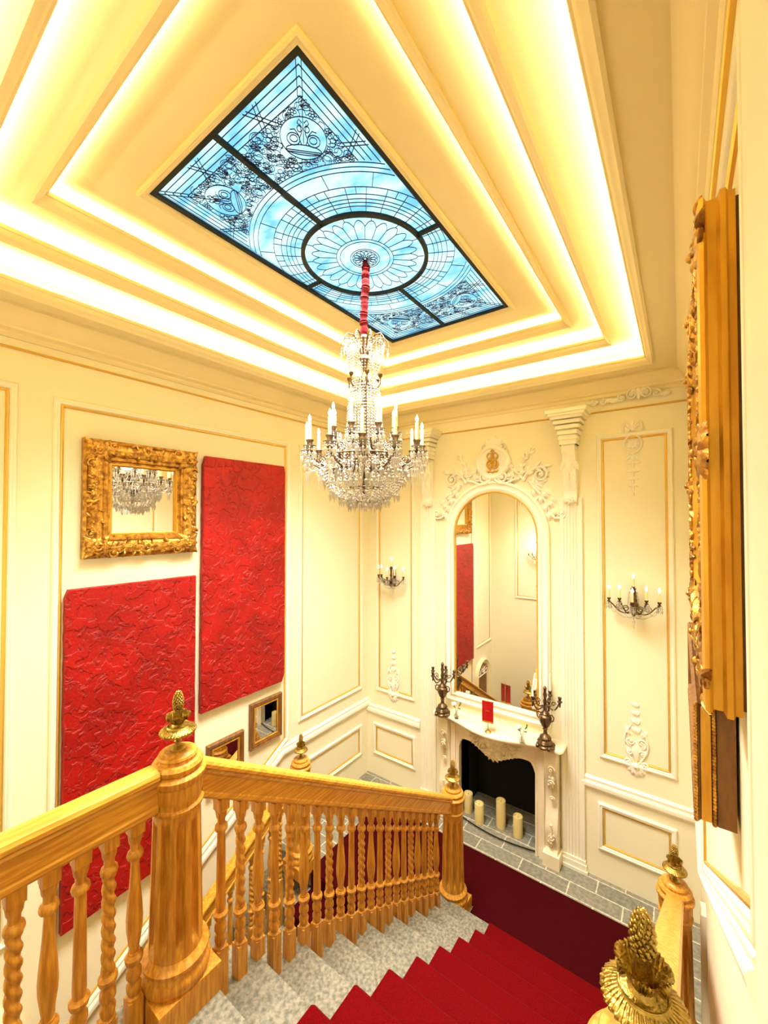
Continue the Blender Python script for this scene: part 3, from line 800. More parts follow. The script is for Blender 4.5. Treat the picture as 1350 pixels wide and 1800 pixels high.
# scrollwork in the cornice corner
b = MB(); mp = off(lambda u, v, h: (u, YB-.03-h, v), -.30, 4.66)
for s in (-1, 1):
    for (u, v, r) in ((.055, .02, .05), (.14, .0, .035)): scroll(b, mp, s*u, v, r, 1.5, pi/2, -s, .009)
    leaf(b, mp, s*.02, 0, pi/2-s*.5, .10, .05, .02, curl=s*.5); leaf(b, mp, s*.15, -.01, (0 if s > 0 else pi), .10, .045, .02)
leaf(b, mp, 0, -.03, pi/2, .13, .05, .02)
for s in (-1, 1): scroll(b, mp, -.34+s*.04, -.01, .033, 1.3, pi/2, -s, .008)
leaf(b, mp, -.34, 0, pi, .11, .04, .02); leaf(b, mp, -.30, 0, 0, .10, .04, .02)
tag(b.build('plaster_ornament', orn, ang=60), 'plaster scrollwork on the cornice in the upper right corner of the far wall', 'wall ornament')

# ================================================================== pilasters
def pilaster(u, label):
    r = thing('pilaster', label, 'pilaster', (u, YB, 0), 0, 'fluted pilasters flanking the fireplace')
    mp = lambda a, c, h: (a, -h, c)
    b = MB()
    # fluted shaft as one plan outline
    n = 5; w = .105; plan = [(-w, 0), (-w, .03)]
    for k in range(n):
        c = -w+.03 + (2*w-.06)*(k+.5)/n; q = (2*w-.06)/n*.36
        plan += [(c-q, .03), (c-q*.6, .022), (c, .019), (c+q*.6, .022), (c+q, .03)]
    plan += [(w, .03), (w, 0)]
    N = len(plan)
    b.add([(x, -y, .12) for x, y in plan] + [(x, -y, 3.72) for x, y in plan], [(i, (i+1) % N, N+(i+1) % N, N+i) for i in range(N)] + [tuple(range(N)), tuple(range(N, 2*N))])
    b.build('fluted_shaft', trimw, r, ang=25)
    b = MB(); b.box(-.12, .12, -.045, 0, .03, .085); b.box(-.112, .112, -.038, 0, .085, .12); b.box(-.13, .13, -.052, 0, 0, .03); b.build('plinth', trimw, r, ang=0)
    # corbel with a console curve
    prof = [(.02, 3.66), (.05, 3.67), (.062, 3.70), (.055, 3.73), (.045, 3.76), (.05, 3.80), (.075, 3.86), (.085, 3.95), (.085, 4.05), (.10, 4.14), (.135, 4.20), (.145, 4.24), (.14, 4.27)]
    b = MB(); b.prism([(0, 3.64)] + prof + [(0, 4.27)], lambda a, c, h: (h, -a, c), -.062, .062)
    b.build('console_bracket', orn, r, ang=50)
    b = MB(); mp2 = lambda a, c, h: (a, -.085-h, c)
    leaf(b, mp2, 0, 4.16, -pi/2, .20, .10, .03)
    for s in (-1, 1):
        leaf(b, mp2, s*.02, 4.12, -pi/2+s*.5, .14, .05, .02); scroll(b, mp2, s*.04, 4.20, .035, 1.3, 0, s, .008, .03)
    for k in range(6): b.ball((0, -.09, 3.98-.025*k), .009, nu=8, nv=6)
    b.build('carved_leaf', orn, r, ang=60)
    b = MB(); rosette(b, lambda a, c, h: (a, -.058-h, c), 0, 3.70, .045, .018, 7); b.build('carved_rosette', orn, r, ang=60)
    b = MB()
    for (z0, z1, w, d) in ((4.25, 4.285, .085, .155), (4.30, 4.335, .09, .165), (4.35, 4.39, .10, .175), (4.405, 4.44, .115, .19), (4.455, 4.49, .13, .205), (4.50, 4.53, .15, .225), (4.53, 4.555, .175, .245), (4.555, 4.59, .19, .26)):
        b.prism([(-w, 0), (-w, d-.01), (-w+.01, d), (w-.01, d), (w, d-.01), (w, 0)], lambda a, c, h: (a, -c, h), z0, z1)
    b.prism([(-.08, 0), (-.08, .15), (.08, .15), (.08, 0)], lambda a, c, h: (a, -c, h), 4.25, 4.55)
    b.build('stepped_capital', trimw, r, ang=0)
pilaster(-.90, 'fluted white pilaster with carved bracket on the right of the arched mirror')
pilaster(-2.57, 'fluted white pilaster left of the arched mirror, its bracket behind the chandelier')

# ================================================================== overmantel mirror
MCX, MHW, MZ0, MZS = -1.72, .475, 1.42, 3.33
def archpoly(hw, z0, zs, cx=0, n=20):
    return [(cx-hw, z0), (cx+hw, z0)] + [(cx+hw*cos(pi*k/n), zs+hw*sin(pi*k/n)) for k in range(n+1)]
mr_ = thing('overmantel_mirror', 'tall arched mirror in a white and gilt surround above the fireplace', 'mirror', (MCX, YB, MZ0))
MM = lambda u, v, h: (u, -h, v-MZ0)
b = MB(); b.prism(archpoly(MHW, MZ0, MZS), MM, .004, .012); b.build('mirror_glass', mirrorm, mr_, ang=0)
b = MB(); b.mold(archpoly(MHW+.018, MZ0-.018, MZS), MM, [(0, 0), (0, .03), (.008, .036), (.018, .032), (.022, .012), (.022, .006)]); b.build('gilt_inner_frame', gilt, mr_)
b = MB(); b.mold(archpoly(MHW+.135, MZ0-.10, MZS), MM, [(0, 0), (0, .03), (.012, .044), (.026, .048), (.036, .036), (.050, .030), (.068, .030), (.078, .040), (.092, .044), (.104, .036), (.117, .032), (.117, 0)]); b.build('surround_moulding', trimw, mr_)
b = MB(); b.mold(archpoly(MHW+.022, MZ0-.022, MZS), MM, [(.055, .014), (.057, .014), (.060, .0135)]); 
# cartouche over the arch
MA = lambda u, v, h: (u, -h, v)
ct = thing('cartouche', 'white plaster cartouche with gilt monogram and leafy scrolls over the arched mirror', 'wall ornament', (MCX, YB, 3.95))
b = MB()
poly = [(.165*cos(t)*(1+.06*cos(4*t)), .20+.17*sin(t)*(1+.05*cos(3*t))) for t in [2*pi*k/32 for k in range(32)]]
b.prism(poly, MA, 0, .035); b.mold(poly, MA, [(-.03, 0), (-.034, .03), (-.02, .05), (0, .054), (.012, .045), (.016, .034)])
b.build('shield', orn, ct, ang=50)
b = MB()
MT = lambda u, v, h: (u, -.036-h, v)
def st(pts, r=.0085): b.tube([MT(u, v, .008) for u, v in pts], r, 6)
for s in (-1, 1):
    st([(s*.008, .13), (s*.008, .30)])
    st([(s*.008, .30), (s*.045, .305), (s*.066, .275), (s*.05, .235), (s*.008, .225)]); st([(s*.008, .225), (s*.055, .215), (s*.072, .175), (s*.05, .135), (s*.008, .13)])
    st([(s*(.02+.03*cos(t)), .165+.03*sin(t)) for t in [2*pi*k/12 for k in range(13)]], .005)
    st([(s*.03, .26), (s*.045, .20), (s*.03, .15)], .005)
    st([(s*(.02+.05*t), .115-.03*sin(t*3)) for t in [k/6 for k in range(7)]], .005)
st([(-.02, .32), (0, .345), (.02, .32)]); st([(-.05, .10), (0, .085), (.05, .10)])
b.build('gilt_monogram', mat('polished_gilt', (.62, .34, .03), .3, .5, scale=20), ct)
b = MB()
for s in (-1, 1):
    mp = (lambda s: (lambda u, v, h: (s*u, -h, v)))(s)
    # frame scrolls and wings
    scroll(b, mp, .10, .02, .06, 1.5, pi/2, -1, .016, .03); scroll(b, mp, .19, .035, .045, 1.4, pi, 1, .014, .025)
    scroll(b, mp, .10, .38, .045, 1.4, -pi/2, 1, .012, .02)
    stroke(b, mp, [(.02, .0, .03), (.08, -.045, .035), (.16, -.05, .03), (.24, -.01, .025), (.30, .0, .02)], .022, .014)
    acanthus(b, mp, [(.15, .33), (.155, .26), (.17, .18), (.22, .10), (.29, .05), (.36, .06)], .10, .04, .015, flip=-1)
    # upright feather leaves
    acanthus(b, mp, [(.33, .04), (.325, .12), (.35, .20), (.40, .27), (.46, .32)], .085, .034, .012)
    # big leafy volute at the side of the arch
    scroll(b, mp, .52, .03, .085, 1.6, pi*.7, -1, .014, .02)
    acanthus(b, mp, [(.34, -.02), (.38, .05), (.46, .10), (.55, .11), (.61, .05)], .10, .042, .015)
    for k in range(5): leaf(b, mp, .45+.02*k, .0-.01*k, -1.9+.5*k, .085, .045, .025, curl=.5)
    # trail falling down the extrados
    acanthus(b, mp, [(.40, -.03), (.45, -.11), (.52, -.18), (.58, -.27), (.61, -.36), (.66, -.42)], .11, .040, .015, flip=-1)
    for (u, v, a) in ((.47, -.06, -.3), (.56, -.14, -.4), (.62, -.22, -.5), (.50, -.2, -2.2)): leaf(b, mp, u, v, a, .09, .045, .025, curl=-.6)
    scroll(b, mp, .73, -.385, .05, 1.5, -pi/2, 1, .013, .02)
    stroke(b, mp, [(.60, -.38, .015), (.66, -.435, .018), (.73, -.44, .015)], .016, .013)
leaf(b, MA, 0, .36, pi/2, .16, .13, .05)
for s in (-1, 1): leaf(b, MA, s*.03, .36, pi/2-s*.6, .14, .08, .04, curl=s*.4)
for k in range(5): leaf(b, MA, 0, .02, -pi/2+(k-2)*.5, .09, .045, .04)
b.build('leaf_scrollwork', orn, ct, ang=60)

# ================================================================== fireplace
fp = thing('fireplace', 'cream carved marble fireplace with serpentine mantel shelf and black opening', 'fireplace', (-1.69, YB, 0))
F = lambda u, v, h: (u, -h, v)
# body slab with wavy-topped opening, u from -.66 to .66
def optop(u):
    a = abs(u)/.445
    return .93 + .045*cos(a*pi*1.5)*(-1) * (1-a*.35) + .03*a - (max(0, a-.86)/.14)**2*.10 - .02
N_ = 40
us = [-.445+.89*k/N_ for k in range(N_+1)]
top = 1.155
b = MB(); d0, d1 = 0, .10
def strip(b, us, f0, f1, dfun, back=0):
    vs = []; fs = []
    for u in us:
        d = dfun(u); vs += [F(u, f0(u), d), F(u, f1(u), d), F(u, f0(u), back), F(u, f1(u), back)]
    for i in range(len(us)-1):
        p = 4*i; q = p+4; fs += [(p, p+1, q+1, q), (p+2, p+3, q+3, q+2), (p, q, q+2, p+2), (p+1, q+1, q+3, p+3)]
    fs += [(0, 1, 3, 2), (4*(len(us)-1), 4*(len(us)-1)+1, 4*(len(us)-1)+3, 4*(len(us)-1)+2)]
    b.add(vs, fs)
serp = lambda u: .16 + .055*cos(u/.66*pi) 
strip(b, us, lambda u: optop(u), lambda u: top, lambda u: .11+.03*cos(u/.5*pi))
for s in (-1, 1):
    b.mbox(F, *(sorted((s*.445, s*.66))), .0, top, 0, .085)
b.build('marble_frieze', marble, fp)
# jamb edge moulding following the opening
op = [(-.445, 0)] + [(u, optop(u)) for u in us] + [(.445, 0)]
b = MB()
b.tube([F(u, v, .105+(.03*cos(u/.5*pi) if v > .3 else -.015)) for u, v in op], .014, 8)
b.build('opening_bead', marble, fp)
# legs
for s in (-1, 1):
    b = MB(); prof = [(.10, 0), (.155, 0), (.155, .13), (.14, .15), (.125, .17), (.13, .25), (.15, .33), (.145, .40), (.115, .50), (.10, .62), (.105, .74), (.135, .86), (.165, .96), (.175, 1.04), (.165, 1.10), (.175, 1.155)]
    b.prism([(.05, 0)] + prof[0:] + [(.05, 1.155)], lambda a, c, h: (h, -a, c), *(sorted((s*.545, s*.665))))
    b.mbox(F, *(sorted((s*.525, s*.685))), 0, .13, .0, .17)
    b.mbox(F, *(sorted((s*.475, s*.53))), 0, 1.10, .0, .105)
    b.build('carved_leg', marble, fp, ang=40)
    b = MB()
    ml = lambda u, v, h: (s*.605+u, -(.12 + h + (.045 if v > .85 else .02 if v < .45 else 0)), v)
    acanthus(b, ml, [(0, 1.02), (.01, .92), (-.01, .82), (0, .72)], .055, .03, .010)
    for (v, r) in ((.99, .035), (.86, .03), (.68, .024)): scroll(b, ml, .01, v, r, 1.3, 0, 1, .008, .02)
    acanthus(b, ml, [(0, .42), (.012, .34), (-.01, .26), (0, .2)], .05, .03, .010)
    scroll(b, ml, 0, .30, .03, 1.3, 0, -1, .008, .02)
    # outer side face carving
    b.build('leg_carving', marbcar, fp, ang=60)
# centre carving
b = MB(); mc = lambda u, v, h: (u, -(.135+h), v)
rosette(b, mc, 0, 1.0, .09, .045, 8); 
for k in range(7): leaf(b, mc, 0, .96, -pi/2+(k-3)*.42, .13, .05, .04)
for s in (-1, 1):
    mp = (lambda s: (lambda u, v, h: (s*u, -(.125+h), v)))(s)
    scroll(b, mp, .12, .97, .05, 1.5, pi, 1, .012, .02); scroll(b, mp, .20, 1.04, .04, 1.4, 0, -1, .010, .02)
    acanthus(b, mp, [(.05, .99), (.11, 1.04), (.18, 1.07), (.25, 1.05), (.31, 1.07)], .06, .03, .010)
    for k in range(4): leaf(b, mp, .10+.04*k, .95+.02*k, -1.2, .07, .035, .028, curl=.4)
b.build('centre_carving', marbcar, fp, ang=60)
# shelf
plan = []
NS = 48
def shelf_d(u):
    a = abs(u)/.73
    return .26 + .10*cos(a*pi*1.15)*.75 + (.0 if a < .82 else .03*sin((a-.82)/.18*pi/2))
def shelf_poly(g):
    P = [(-.73-g, .0)]
    for k in range(NS+1):
        u = -.73+1.46*k/NS; d = shelf_d(u)+g; e = abs(u)/.73
        if e > .95: d -= .05*((e-.95)/.05)**2
        P.append((u*(1+g/.73), d))
    P.append((.73+g, 0)); return P
b = MB(); zz = 1.155
rings = [(-.03, 0), (-.012, .008), (0, .02), (.006, .034), (.004, .048), (-.006, .058), (-.02, .06)]
NP_ = len(shelf_poly(0)); vs = []; fs = []
for g, z in rings: vs += [(u, -d, zz+z) for u, d in shelf_poly(g)]
for i in range(len(rings)-1):
    for k in range(NP_): k2 = (k+1) % NP_; fs.append((i*NP_+k, i*NP_+k2, (i+1)*NP_+k2, (i+1)*NP_+k))
fs += [tuple(range(NP_)), tuple(range((len(rings)-1)*NP_, len(rings)*NP_))]
b.add(vs, fs); b.build('mantel_shelf', marble, fp, ang=40)
SHELF = zz+.06
# firebox
b = MB(); X0, X1 = -2.13+1.69, -1.20+1.69
b.box(X0, X1, .50, .54, .0, 1.02); b.box(X0-.02, X0, 0.0, .54, 0, 1.02); b.box(X1, X1+.02, 0.0, .54, 0, 1.02); b.box(X0-.02, X1+.02, .0, .54, 1.0, 1.04)
b.build('firebox', black, fp, ang=0)
# hearth: raised stone step with bowed front
b = MB(); hp = [(-2.135, 4.95), (-2.135, 4.44)] + [(-2.135+.935*k/16, 4.44-.07*sin(pi*k/16)) for k in range(1, 16)] + [(-1.20, 4.44), (-1.20, 4.95)]
b.prism(hp, lambda u, v, h: (u, v, h), 0, .025)
hb_ = MB().tube([(u, v+.004, .022) for u, v in hp[1:18]], .007, 6)
hs = b.build('hearth_stone', slab, ang=0); tag(hs, 'bowed grey stone hearth slab inside the black fireplace opening', 'hearth'); hb_.build('bronze_edge', black, hs)

# pillar candles
def pillar(x, y, r, h, lab):
    o = thing('pillar_candle', lab, 'candle', (x, y, .025), 0, 'pillar candles in the fireplace')
    MB().lathe([(r*.96, 0), (r, .006), (r, h-.012), (r*.97, h-.002), (r*.86, h), (r*.80, h-.006), (r*.74, h-.02), (r*.3, h-.024), (0, h-.024)], n=28).build('wax_body', wax, o)
    MB().tube([(0, 0, h-.025), (.001, 0, h-.012), (.003, 0, h-.002)], .002, 6).build('wick', black, o)
pillar(-2.075, 4.56, .052, .22, 'ivory pillar candle furthest left in the fireplace, beside the newel finial')
pillar(-1.90, 4.47, .052, .22, 'ivory pillar candle second from the left, standing forward on the hearth')
pillar(-1.675, 4.55, .053, .30, 'tallest ivory pillar candle in the fireplace')
pillar(-1.475, 4.53, .052, .22, 'ivory pillar candle furthest right in the fireplace')

# ================================================================== sconces
def flame_candle(par, x, y, z, h=.085, r=.010, bulb=True):
    c = MB().lathe([(r, 0), (r, h), (r*.6, h+.001)], (x, y, z), 12).build('candle', candle, par)
    if bulb: MB().lathe([(.004, 0), (.005, .006), (.010, .014), (.011, .022), (.008, .034), (.003, .046), (0, .052)], (x, y, z+h), 10).build('bulb', bulbm, c)
    return c
def strand(b, pts, r=.006, step=.016):
    # crystal beads along a polyline
    P = [Vector(p) for p in pts]; acc = 0; nxt = 0
    for i in range(len(P)-1):
        L = (P[i+1]-P[i]).length
        while nxt <= acc+L:
            q = P[i].lerp(P[i+1], (nxt-acc)/L if L else 0); b.octa(q, r, r*1.15); nxt += step
        acc += L
def pendant(b, x, y, z, L=.07, r=.011):
    b.octa((x, y, z-.008), .006, .007); b.octa((x, y, z-.022), .007, .008)
    b.octa((x, y, z-.045), r, .018, L-.03)
def hang(p, q, sag, n=10):
    p, q = Vector(p), Vector(q); return [tuple(p.lerp(q, k/n) - Vector((0, 0, sag*4*(k/n)*(1-k/n)))) for k in range(n+1)]
def sconce(loc, rz, label, scale=1):
    r = thing('wall_sconce', label, 'wall lamp', loc, rz, 'bronze and crystal wall sconces')
    r.scale = (scale,)*3
    b = MB()
    b.lathe([(.0, .0), (.028, .004), (.034, .012), (.026, .022), (.012, .028), (0, .030)], (0, 0, 0), 16, M=Matrix.Rotation(pi/2, 3, 'X'))
    for z in (-.07, -.035, .04, .075, .11): b.ball((0, -.006, z), .026-.1*abs(z), .012, .024, 10, 8)
    b.build('back_plate', bronze, r, ang=50)
    b = MB(); b.lathe([(0, -.09), (.012, -.085), (.018, -.07), (.010, -.05), (.022, -.03), (.026, -.012), (.014, .0), (.010, .03), (.016, .06), (.010, .10), (.016, .14), (.024, .155), (.010, .16)], (0, -.08, 0), 16)
    b.tube([(0, 0, 0), (0, -.04, -.01), (0, -.08, 0)], .009, 8); b.build('stem', bronze, r)
    tips = [(-.19, -.09, .02), (-.10, -.15, .035), (0, -.17, .01), (.10, -.15, .035), (.19, -.09, .02)]
    for (x, y, z) in tips:
        b = MB(); d = Vector((x, y+.08, 0)); L = d.length; d.normalize()
        pts = [(d.x*L*t, -.08+d.y*L*t, -.03 - .045*sin(pi*min(1, t*1.15)) + (z+.03)*t**2) for t in [k/12 for k in range(13)]]
        b.tube(pts, [.0055]*13, 7)
        cx, cz = .55*L, .012
        b.tube([(d.x*(cx+.030*(1-.7*k/14)*cos(k*.62)), -.08+d.y*(cx+.030*(1-.7*k/14)*cos(k*.62)), -.02+.030*(1-.7*k/14)*sin(k*.62)) for k in range(15)], .0038, 6)
        b.lathe([(.006, 0), (.016, .004), (.018, .008), (.008, .010), (.008, .016), (.014, .026), (.016, .036), (.012, .038)], (x, y, z), 14)
        arm = b.build('arm', bronze, r)
        flame_candle(arm, x, y, z+.036, .075, .009)
        b = MB(); 
        for k in range(4): a = 2*pi*k/4+.4; pendant(b, x+.02*cos(a), y+.02*sin(a), z-.0, .055, .007)
        b.build('crystal_drops', crystal, arm, ang=0)
    fl = MB().lathe([(.008, 0), (.016, .006), (.012, .012)], (0, -.08, .16), 12).build('top_cup', bronze, r)
    flame_candle(fl, 0, -.08, .17, .07, .010)
    b = MB()
    for i in range(4): strand(b, hang(tips[i], tips[i+1], .09), .0045, .012)
    for (x, y, z) in tips: strand(b, hang((x, y, z-.01), (0, -.08, -.09), .055), .0045, .012)
    for x in (-.03, .03): strand(b, [(x, -.09, .12), (x*1.6, -.1, -.03)], .006, .014)
    pendant(b, 0, -.08, -.09, .10, .013)
    b.build('crystal_garland', crystal, r, ang=0)
    return r
sconce((-.355, YB-.01, 2.70), 0, 'five-armed bronze and crystal wall sconce on the panel right of the mirror', 1.05)
sconce((-3.09, YB-.01, 2.70), 0, 'bronze and crystal wall sconce on the far left panel below the chandelier', 1.05)
sconce((-2.47, YN+.01, 2.70), pi, 'bronze wall sconce on the front wall, seen only in the arched mirror', 1.05)

# ================================================================== mantel objects
def candelabrum(x, y, label, scale=1, rz=0):
    r = thing('candelabrum', label, 'candelabrum', (x, y, SHELF), rz, 'bronze candelabra on the mantel'); r.scale = (scale,)*3
    b = MB()
    b.lathe([(.062, 0), (.064, .012), (.052, .022), (.058, .034), (.050, .050), (.040, .058), (.044, .070), (.036, .084), (.022, .092), (.016, .100)], n=32, rib=lambda a, z: 1+.10*cos(4*a)*(1 if z < .06 else .3))
    for k in range(4): a = pi/4+pi/2*k; b.ball((.062*cos(a), .062*sin(a), .010), .016, nu=8, nv=6)
    b.build('foot', bronze, r)
    b = MB(); b.lathe([(.016, .10), (.013, .125), (.020, .135), (.015, .145), (.026, .158), (.040, .19), (.046, .215), (.043, .235), (.030, .248), (.034, .256), (.024, .262), (.014, .28), (.018, .30), (.011, .32), (.016, .345), (.010, .37), (.016, .40), (.010, .42), (.014, .45), (.0, .47)], n=28, rib=lambda a, z: 1+(.06*cos(12*a) if .15 < z < .24 else 0))
    for s in (-1, 1): b.tube([(s*.04, 0, .20), (s*.062, 0, .215), (s*.066, 0, .24), (s*.052, 0, .255), (s*.034, 0, .25)], .005, 7)
    b.build('urn_stem', bronze, r)
    tops = [(.105*cos(2*pi*k/5+.3), .105*sin(2*pi*k/5+.3), .37) for k in range(5)]
    for i, (cx, cy, cz) in enumerate(tops):
        L = hypot(cx, cy); d = (cx/L, cy/L); b = MB()
        b.tube([(d[0]*L*t, d[1]*L*t, .315+.012*sin(t*2*pi)-.035*sin(pi*t)+.045*t*t) for t in [k/12 for k in range(13)]], .0055, 7)
        b.tube([(d[0]*(.06+.018*(1-.06*k)*cos(k*.6)), d[1]*(.06+.018*(1-.06*k)*cos(k*.6)), .335+.018*(1-.06*k)*sin(k*.6)) for k in range(12)], .0035, 6)
        b.lathe([(.006, -.05), (.008, -.02), (.018, -.012), (.019, -.006), (.008, .0), (.013, .014), (.015, .024), (.008, .026)], (cx, cy, cz), 12)
        b.build('arm', bronze, r)
    return r, tops
c1, tp = candelabrum(-2.28, 4.30, 'bronze candelabrum with empty arms on the left end of the mantel', 1.3, .2)
c2, tp = candelabrum(-1.12, 4.30, 'bronze candelabrum with tall white candles on the right end of the mantel', 1.3, -.1)
for i in (1, 2, 3):
    cx, cy, cz = tp[i]
    MB().tube([(cx, cy, cz+.02), (cx-.004, cy+.002, cz+.08), (cx-.010+.01*i, cy, cz+.16)], [.008, .0075, .006], 10).build('white_candle', petal, c2)
def bud_vase(x, y, rz, label):
    r = thing('bud_vase', label, 'vase', (x, y, SHELF), rz, 'glass bud vases with a white flower')
    MB().lathe([(.022, 0), (.026, .01), (.026, .03), (.018, .05), (.010, .065), (.010, .085), (.014, .092), (.012, .092), (.008, .083), (.008, .066), (.015, .05), (.022, .03), (.020, .006), (0, .005)], n=20).build('glass_vase', glassv, r)
    s = MB(); s.tube([(0, 0, .02), (-.01, 0, .10), (-.03, 0, .14)], .0022, 6); s.tube([(0, 0, .02), (.012, 0, .11), (.045, .01, .17)], .0022, 6)
    st_ = s.build('stem', leafm, r)
    p = MB()
    for k in range(9):
        a = 2*pi*k/9; p.ball((-.032+.015*cos(a), .015*sin(a), .15+.006*(k % 3)), .013, .013, .016, 8, 6)
    p.ball((-.032, 0, .162), .014, nu=8, nv=6); p.build('flower', petal, st_)
    l = MB(); 
    for (x_, z_, a) in ((.03, .15, .8), (.045, .17, 1.3), (.02, .12, .1), (-.01, .12, 2.6)): leaf(l, lambda u, v, h: (u, h, v), x_, z_, a, .035, .014, .004)
    l.build('leaf', leafm, st_)
bud_vase(-2.10, 4.30, 0, 'glass bud vase with a white flower beside the left candelabrum')
bud_vase(-1.33, 4.22, .3, 'glass bud vase with a leaning white flower beside the right candelabrum')
# table flag
fl = thing('table_flag', 'small red fringed pennant on a brass stand in the middle of the mantel', 'flag', (-1.69, 4.22, SHELF), .15)
MB().lathe([(.032, 0), (.034, .006), (.026, .012), (.012, .022), (.007, .032), (.004, .045), (.004, .34), (.006, .345), (.0, .352)], n=20).build('stand', brass, fl)
b = MB(); b.tube([(-.065, -.006, .335), (.065, -.006, .335)], .004, 8); b.build('crossbar', brass, fl)
def cloth(zt, zb, y=-.012):
    vs = []; fs = []; n = 14
    for i in range(n+1):
        u = -.06+.12*i/n; w = .004*sin(i*.9)
        for z in (zt, (zt+zb)/2, zb): vs += [(u, y+w, z), (u, y+w-.0025, z)]
    for i in range(n):
        p = i*6; q = p+6
        fs += [(p, p+2, q+2, q), (p+2, p+4, q+4, q+2), (p+1, p+3, q+3, q+1), (p+3, p+5, q+5, q+3), (p, q, q+1, p+1), (p+4, q+4, q+5, p+5)]
    fs += [(0, 2, 3, 1), (2, 4, 5, 3), (n*6, n*6+2, n*6+3, n*6+1), (n*6+2, n*6+4, n*6+5, n*6+3)]
    return MB().add(vs, fs)
ban = cloth(.335, .125).build('banner', silk, fl, ang=60)
cloth(.126, .108).build('gold_fringe', goldp, ban, ang=60)
b = MB(); b.tube([(-.02+.0045*k, -.021, .235+.003*sin(k*2.1)) for k in range(10)], .0016, 5); b.build('gold_embroidery', goldp, ban)

# ================================================================== left wall: red panels and mirrors
def red_panel(poly, label):
    P = poly; b = MB(); b.mold(P, ML, [(0, .012), (0, .052), (.006, .058)])
    # face with relief
    q = inset(P, .006); n = len(q)
    b.add([ML(u, v, .058) for u, v in q], [tuple(range(n))])
    b.add([ML(u, v, .012) for u, v in P], [tuple(range(n))])
    o = b.build('red_panel', redp, ang=30); tag(o, label, 'wall art', 'red textured wall panels')
    return o
def rough_edge(P, amp=.0015, step=.07):
    rr = random.Random(5); o = []
    for i in range(len(P)):
        a, b_ = P[i], P[(i+1) % len(P)]; L = hypot(b_[0]-a[0], b_[1]-a[1]); n = max(1, int(L/step))
        for k in range(n):
            t = k/n; j = rr.uniform(-amp, amp) if k else 0; o.append((a[0]+(b_[0]-a[0])*t - (b_[1]-a[1])/L*j, a[1]+(b_[1]-a[1])*t+(b_[0]-a[0])/L*j))
    return o
red_panel(rough_edge([(1.00, .61), (1.955, .64), (1.955, 3.00), (1.02, 3.00), (1.0, 2.94)]), 'larger red plaster-textured panel on the left wall, under the gilt mirror')
red_panel(rough_edge([(2.01, 1.75), (2.93, 1.75), (2.965, 1.83), (2.965, 4.02), (2.945, 4.08), (2.045, 4.08), (2.02, 4.0)]), 'tall red plaster-textured panel on the left wall, right of the gilt mirror')

def framed_mirror(name, mp, u0, u1, v0, v1, label, w, prof, m, inner=None, loc=None, glassm=None, cat='mirror'):
    c = ((u0+u1)/2, (v0+v1)/2); o0 = mp(c[0], v0, 0)
    r = thing(name, label, cat, o0)
    L = lambda u, v, h: tuple(a-b_ for a, b_ in zip(mp(u, v, h), o0))
    fr = MB().mold(rect(u0, u1, v0, v1), L, prof).build('frame', m, r)
    g = MB(); g.mbox(L, u0+w-.01, u1-w+.01, v0+w-.01, v1-w+.01, .012, .022); g.build('mirror_glass', glassm or mirrorm, r, ang=0)
    if inner: MB().mold(rect(u0+w-.02, u1-w+.02, v0+w-.02, v1-w+.02), L, inner).build('inner_slip', goldp, fr)
    return r, L, fr
gm, L, fr = framed_mirror('gilt_mirror', ML, 1.10, 1.955, 3.21, 4.10, 'square mirror in a heavily carved gilt frame, high on the left wall', .19,
    [(0, .0), (0, .045), (.018, .055), (.024, .050), (.040, .075), (.075, .088), (.105, .080), (.125, .062), (.135, .068), (.150, .066), (.160, .048), (.172, .046), (.186, .034), (.19, .020), (.19, .0)], goldf, [(0, .020), (0, .044), (.010, .048), (.020, .036), (.022, .018)])
b = MB(); rr = random.Random(11)
def Lh(u, v, h): return L(u, v, h+.066)
for (u, v) in ((1.185, 3.295), (1.87, 3.295), (1.185, 4.015), (1.87, 4.015)):
    su = 1 if u < 1.5 else -1; sv = 1 if v < 3.6 else -1
    rosette(b, Lh, u, v, .085, .035, 9); rosette(b, lambda a, c, h: Lh(a, c, h+.012), u, v, .05, .03, 7, .3)
    scroll(b, Lh, u-su*.045, v+sv*.10, .035, 1.4, 0, 1, .010, .01); scroll(b, Lh, u+su*.10, v-sv*.045, .035, 1.4, 0, -1, .010, .01)
    for a in range(4): leaf(b, Lh, u, v, a*pi/2+pi/4, .12, .05, .025)
    acanthus(b, Lh, [(u+su*.06, v), (u+su*.12, v-sv*.01), (u+su*.18, v+sv*.005), (u+su*.24, v-sv*.01)], .06, .022, .009)
    acanthus(b, Lh, [(u, v+sv*.06), (u-su*.01, v+sv*.12), (u+su*.005, v+sv*.18), (u, v+sv*.24)], .06, .022, .009)
for t in range(-9, 10):
    for (u, v, vert) in ((1.170, 3.655+t*.03, 1), (1.885, 3.655+t*.03, 1), (1.527+t*.03, 3.28, 0), (1.527+t*.03, 4.03, 0)):
        sgn = 1 if t % 2 else -1
        if vert: scroll(b, Lh, u+sgn*.012, v, .024, 1.2, rr.uniform(0, 6), sgn, .007, .004)
        else: scroll(b, Lh, u, v+sgn*.012, .024, 1.2, rr.uniform(0, 6), sgn, .007, .004)
        for q in range(2): leaf(b, Lh, u+rr.uniform(-.03, .03), v+rr.uniform(-.03, .03), rr.uniform(0, 6.28), .055, .026, .028)
for (u, v) in ((1.527, 4.04), (1.527, 3.27), (1.155, 3.655), (1.90, 3.655)): rosette(b, Lh, u, v, .06, .03, 7)
b.build('carving', goldf, fr, ang=60)
SPF = [(0, 0), (0, .035), (.008, .042), (.016, .036), (.022, .040), (.045, .030), (.058, .022), (.064, .026), (.070, .020), (.07, 0)]
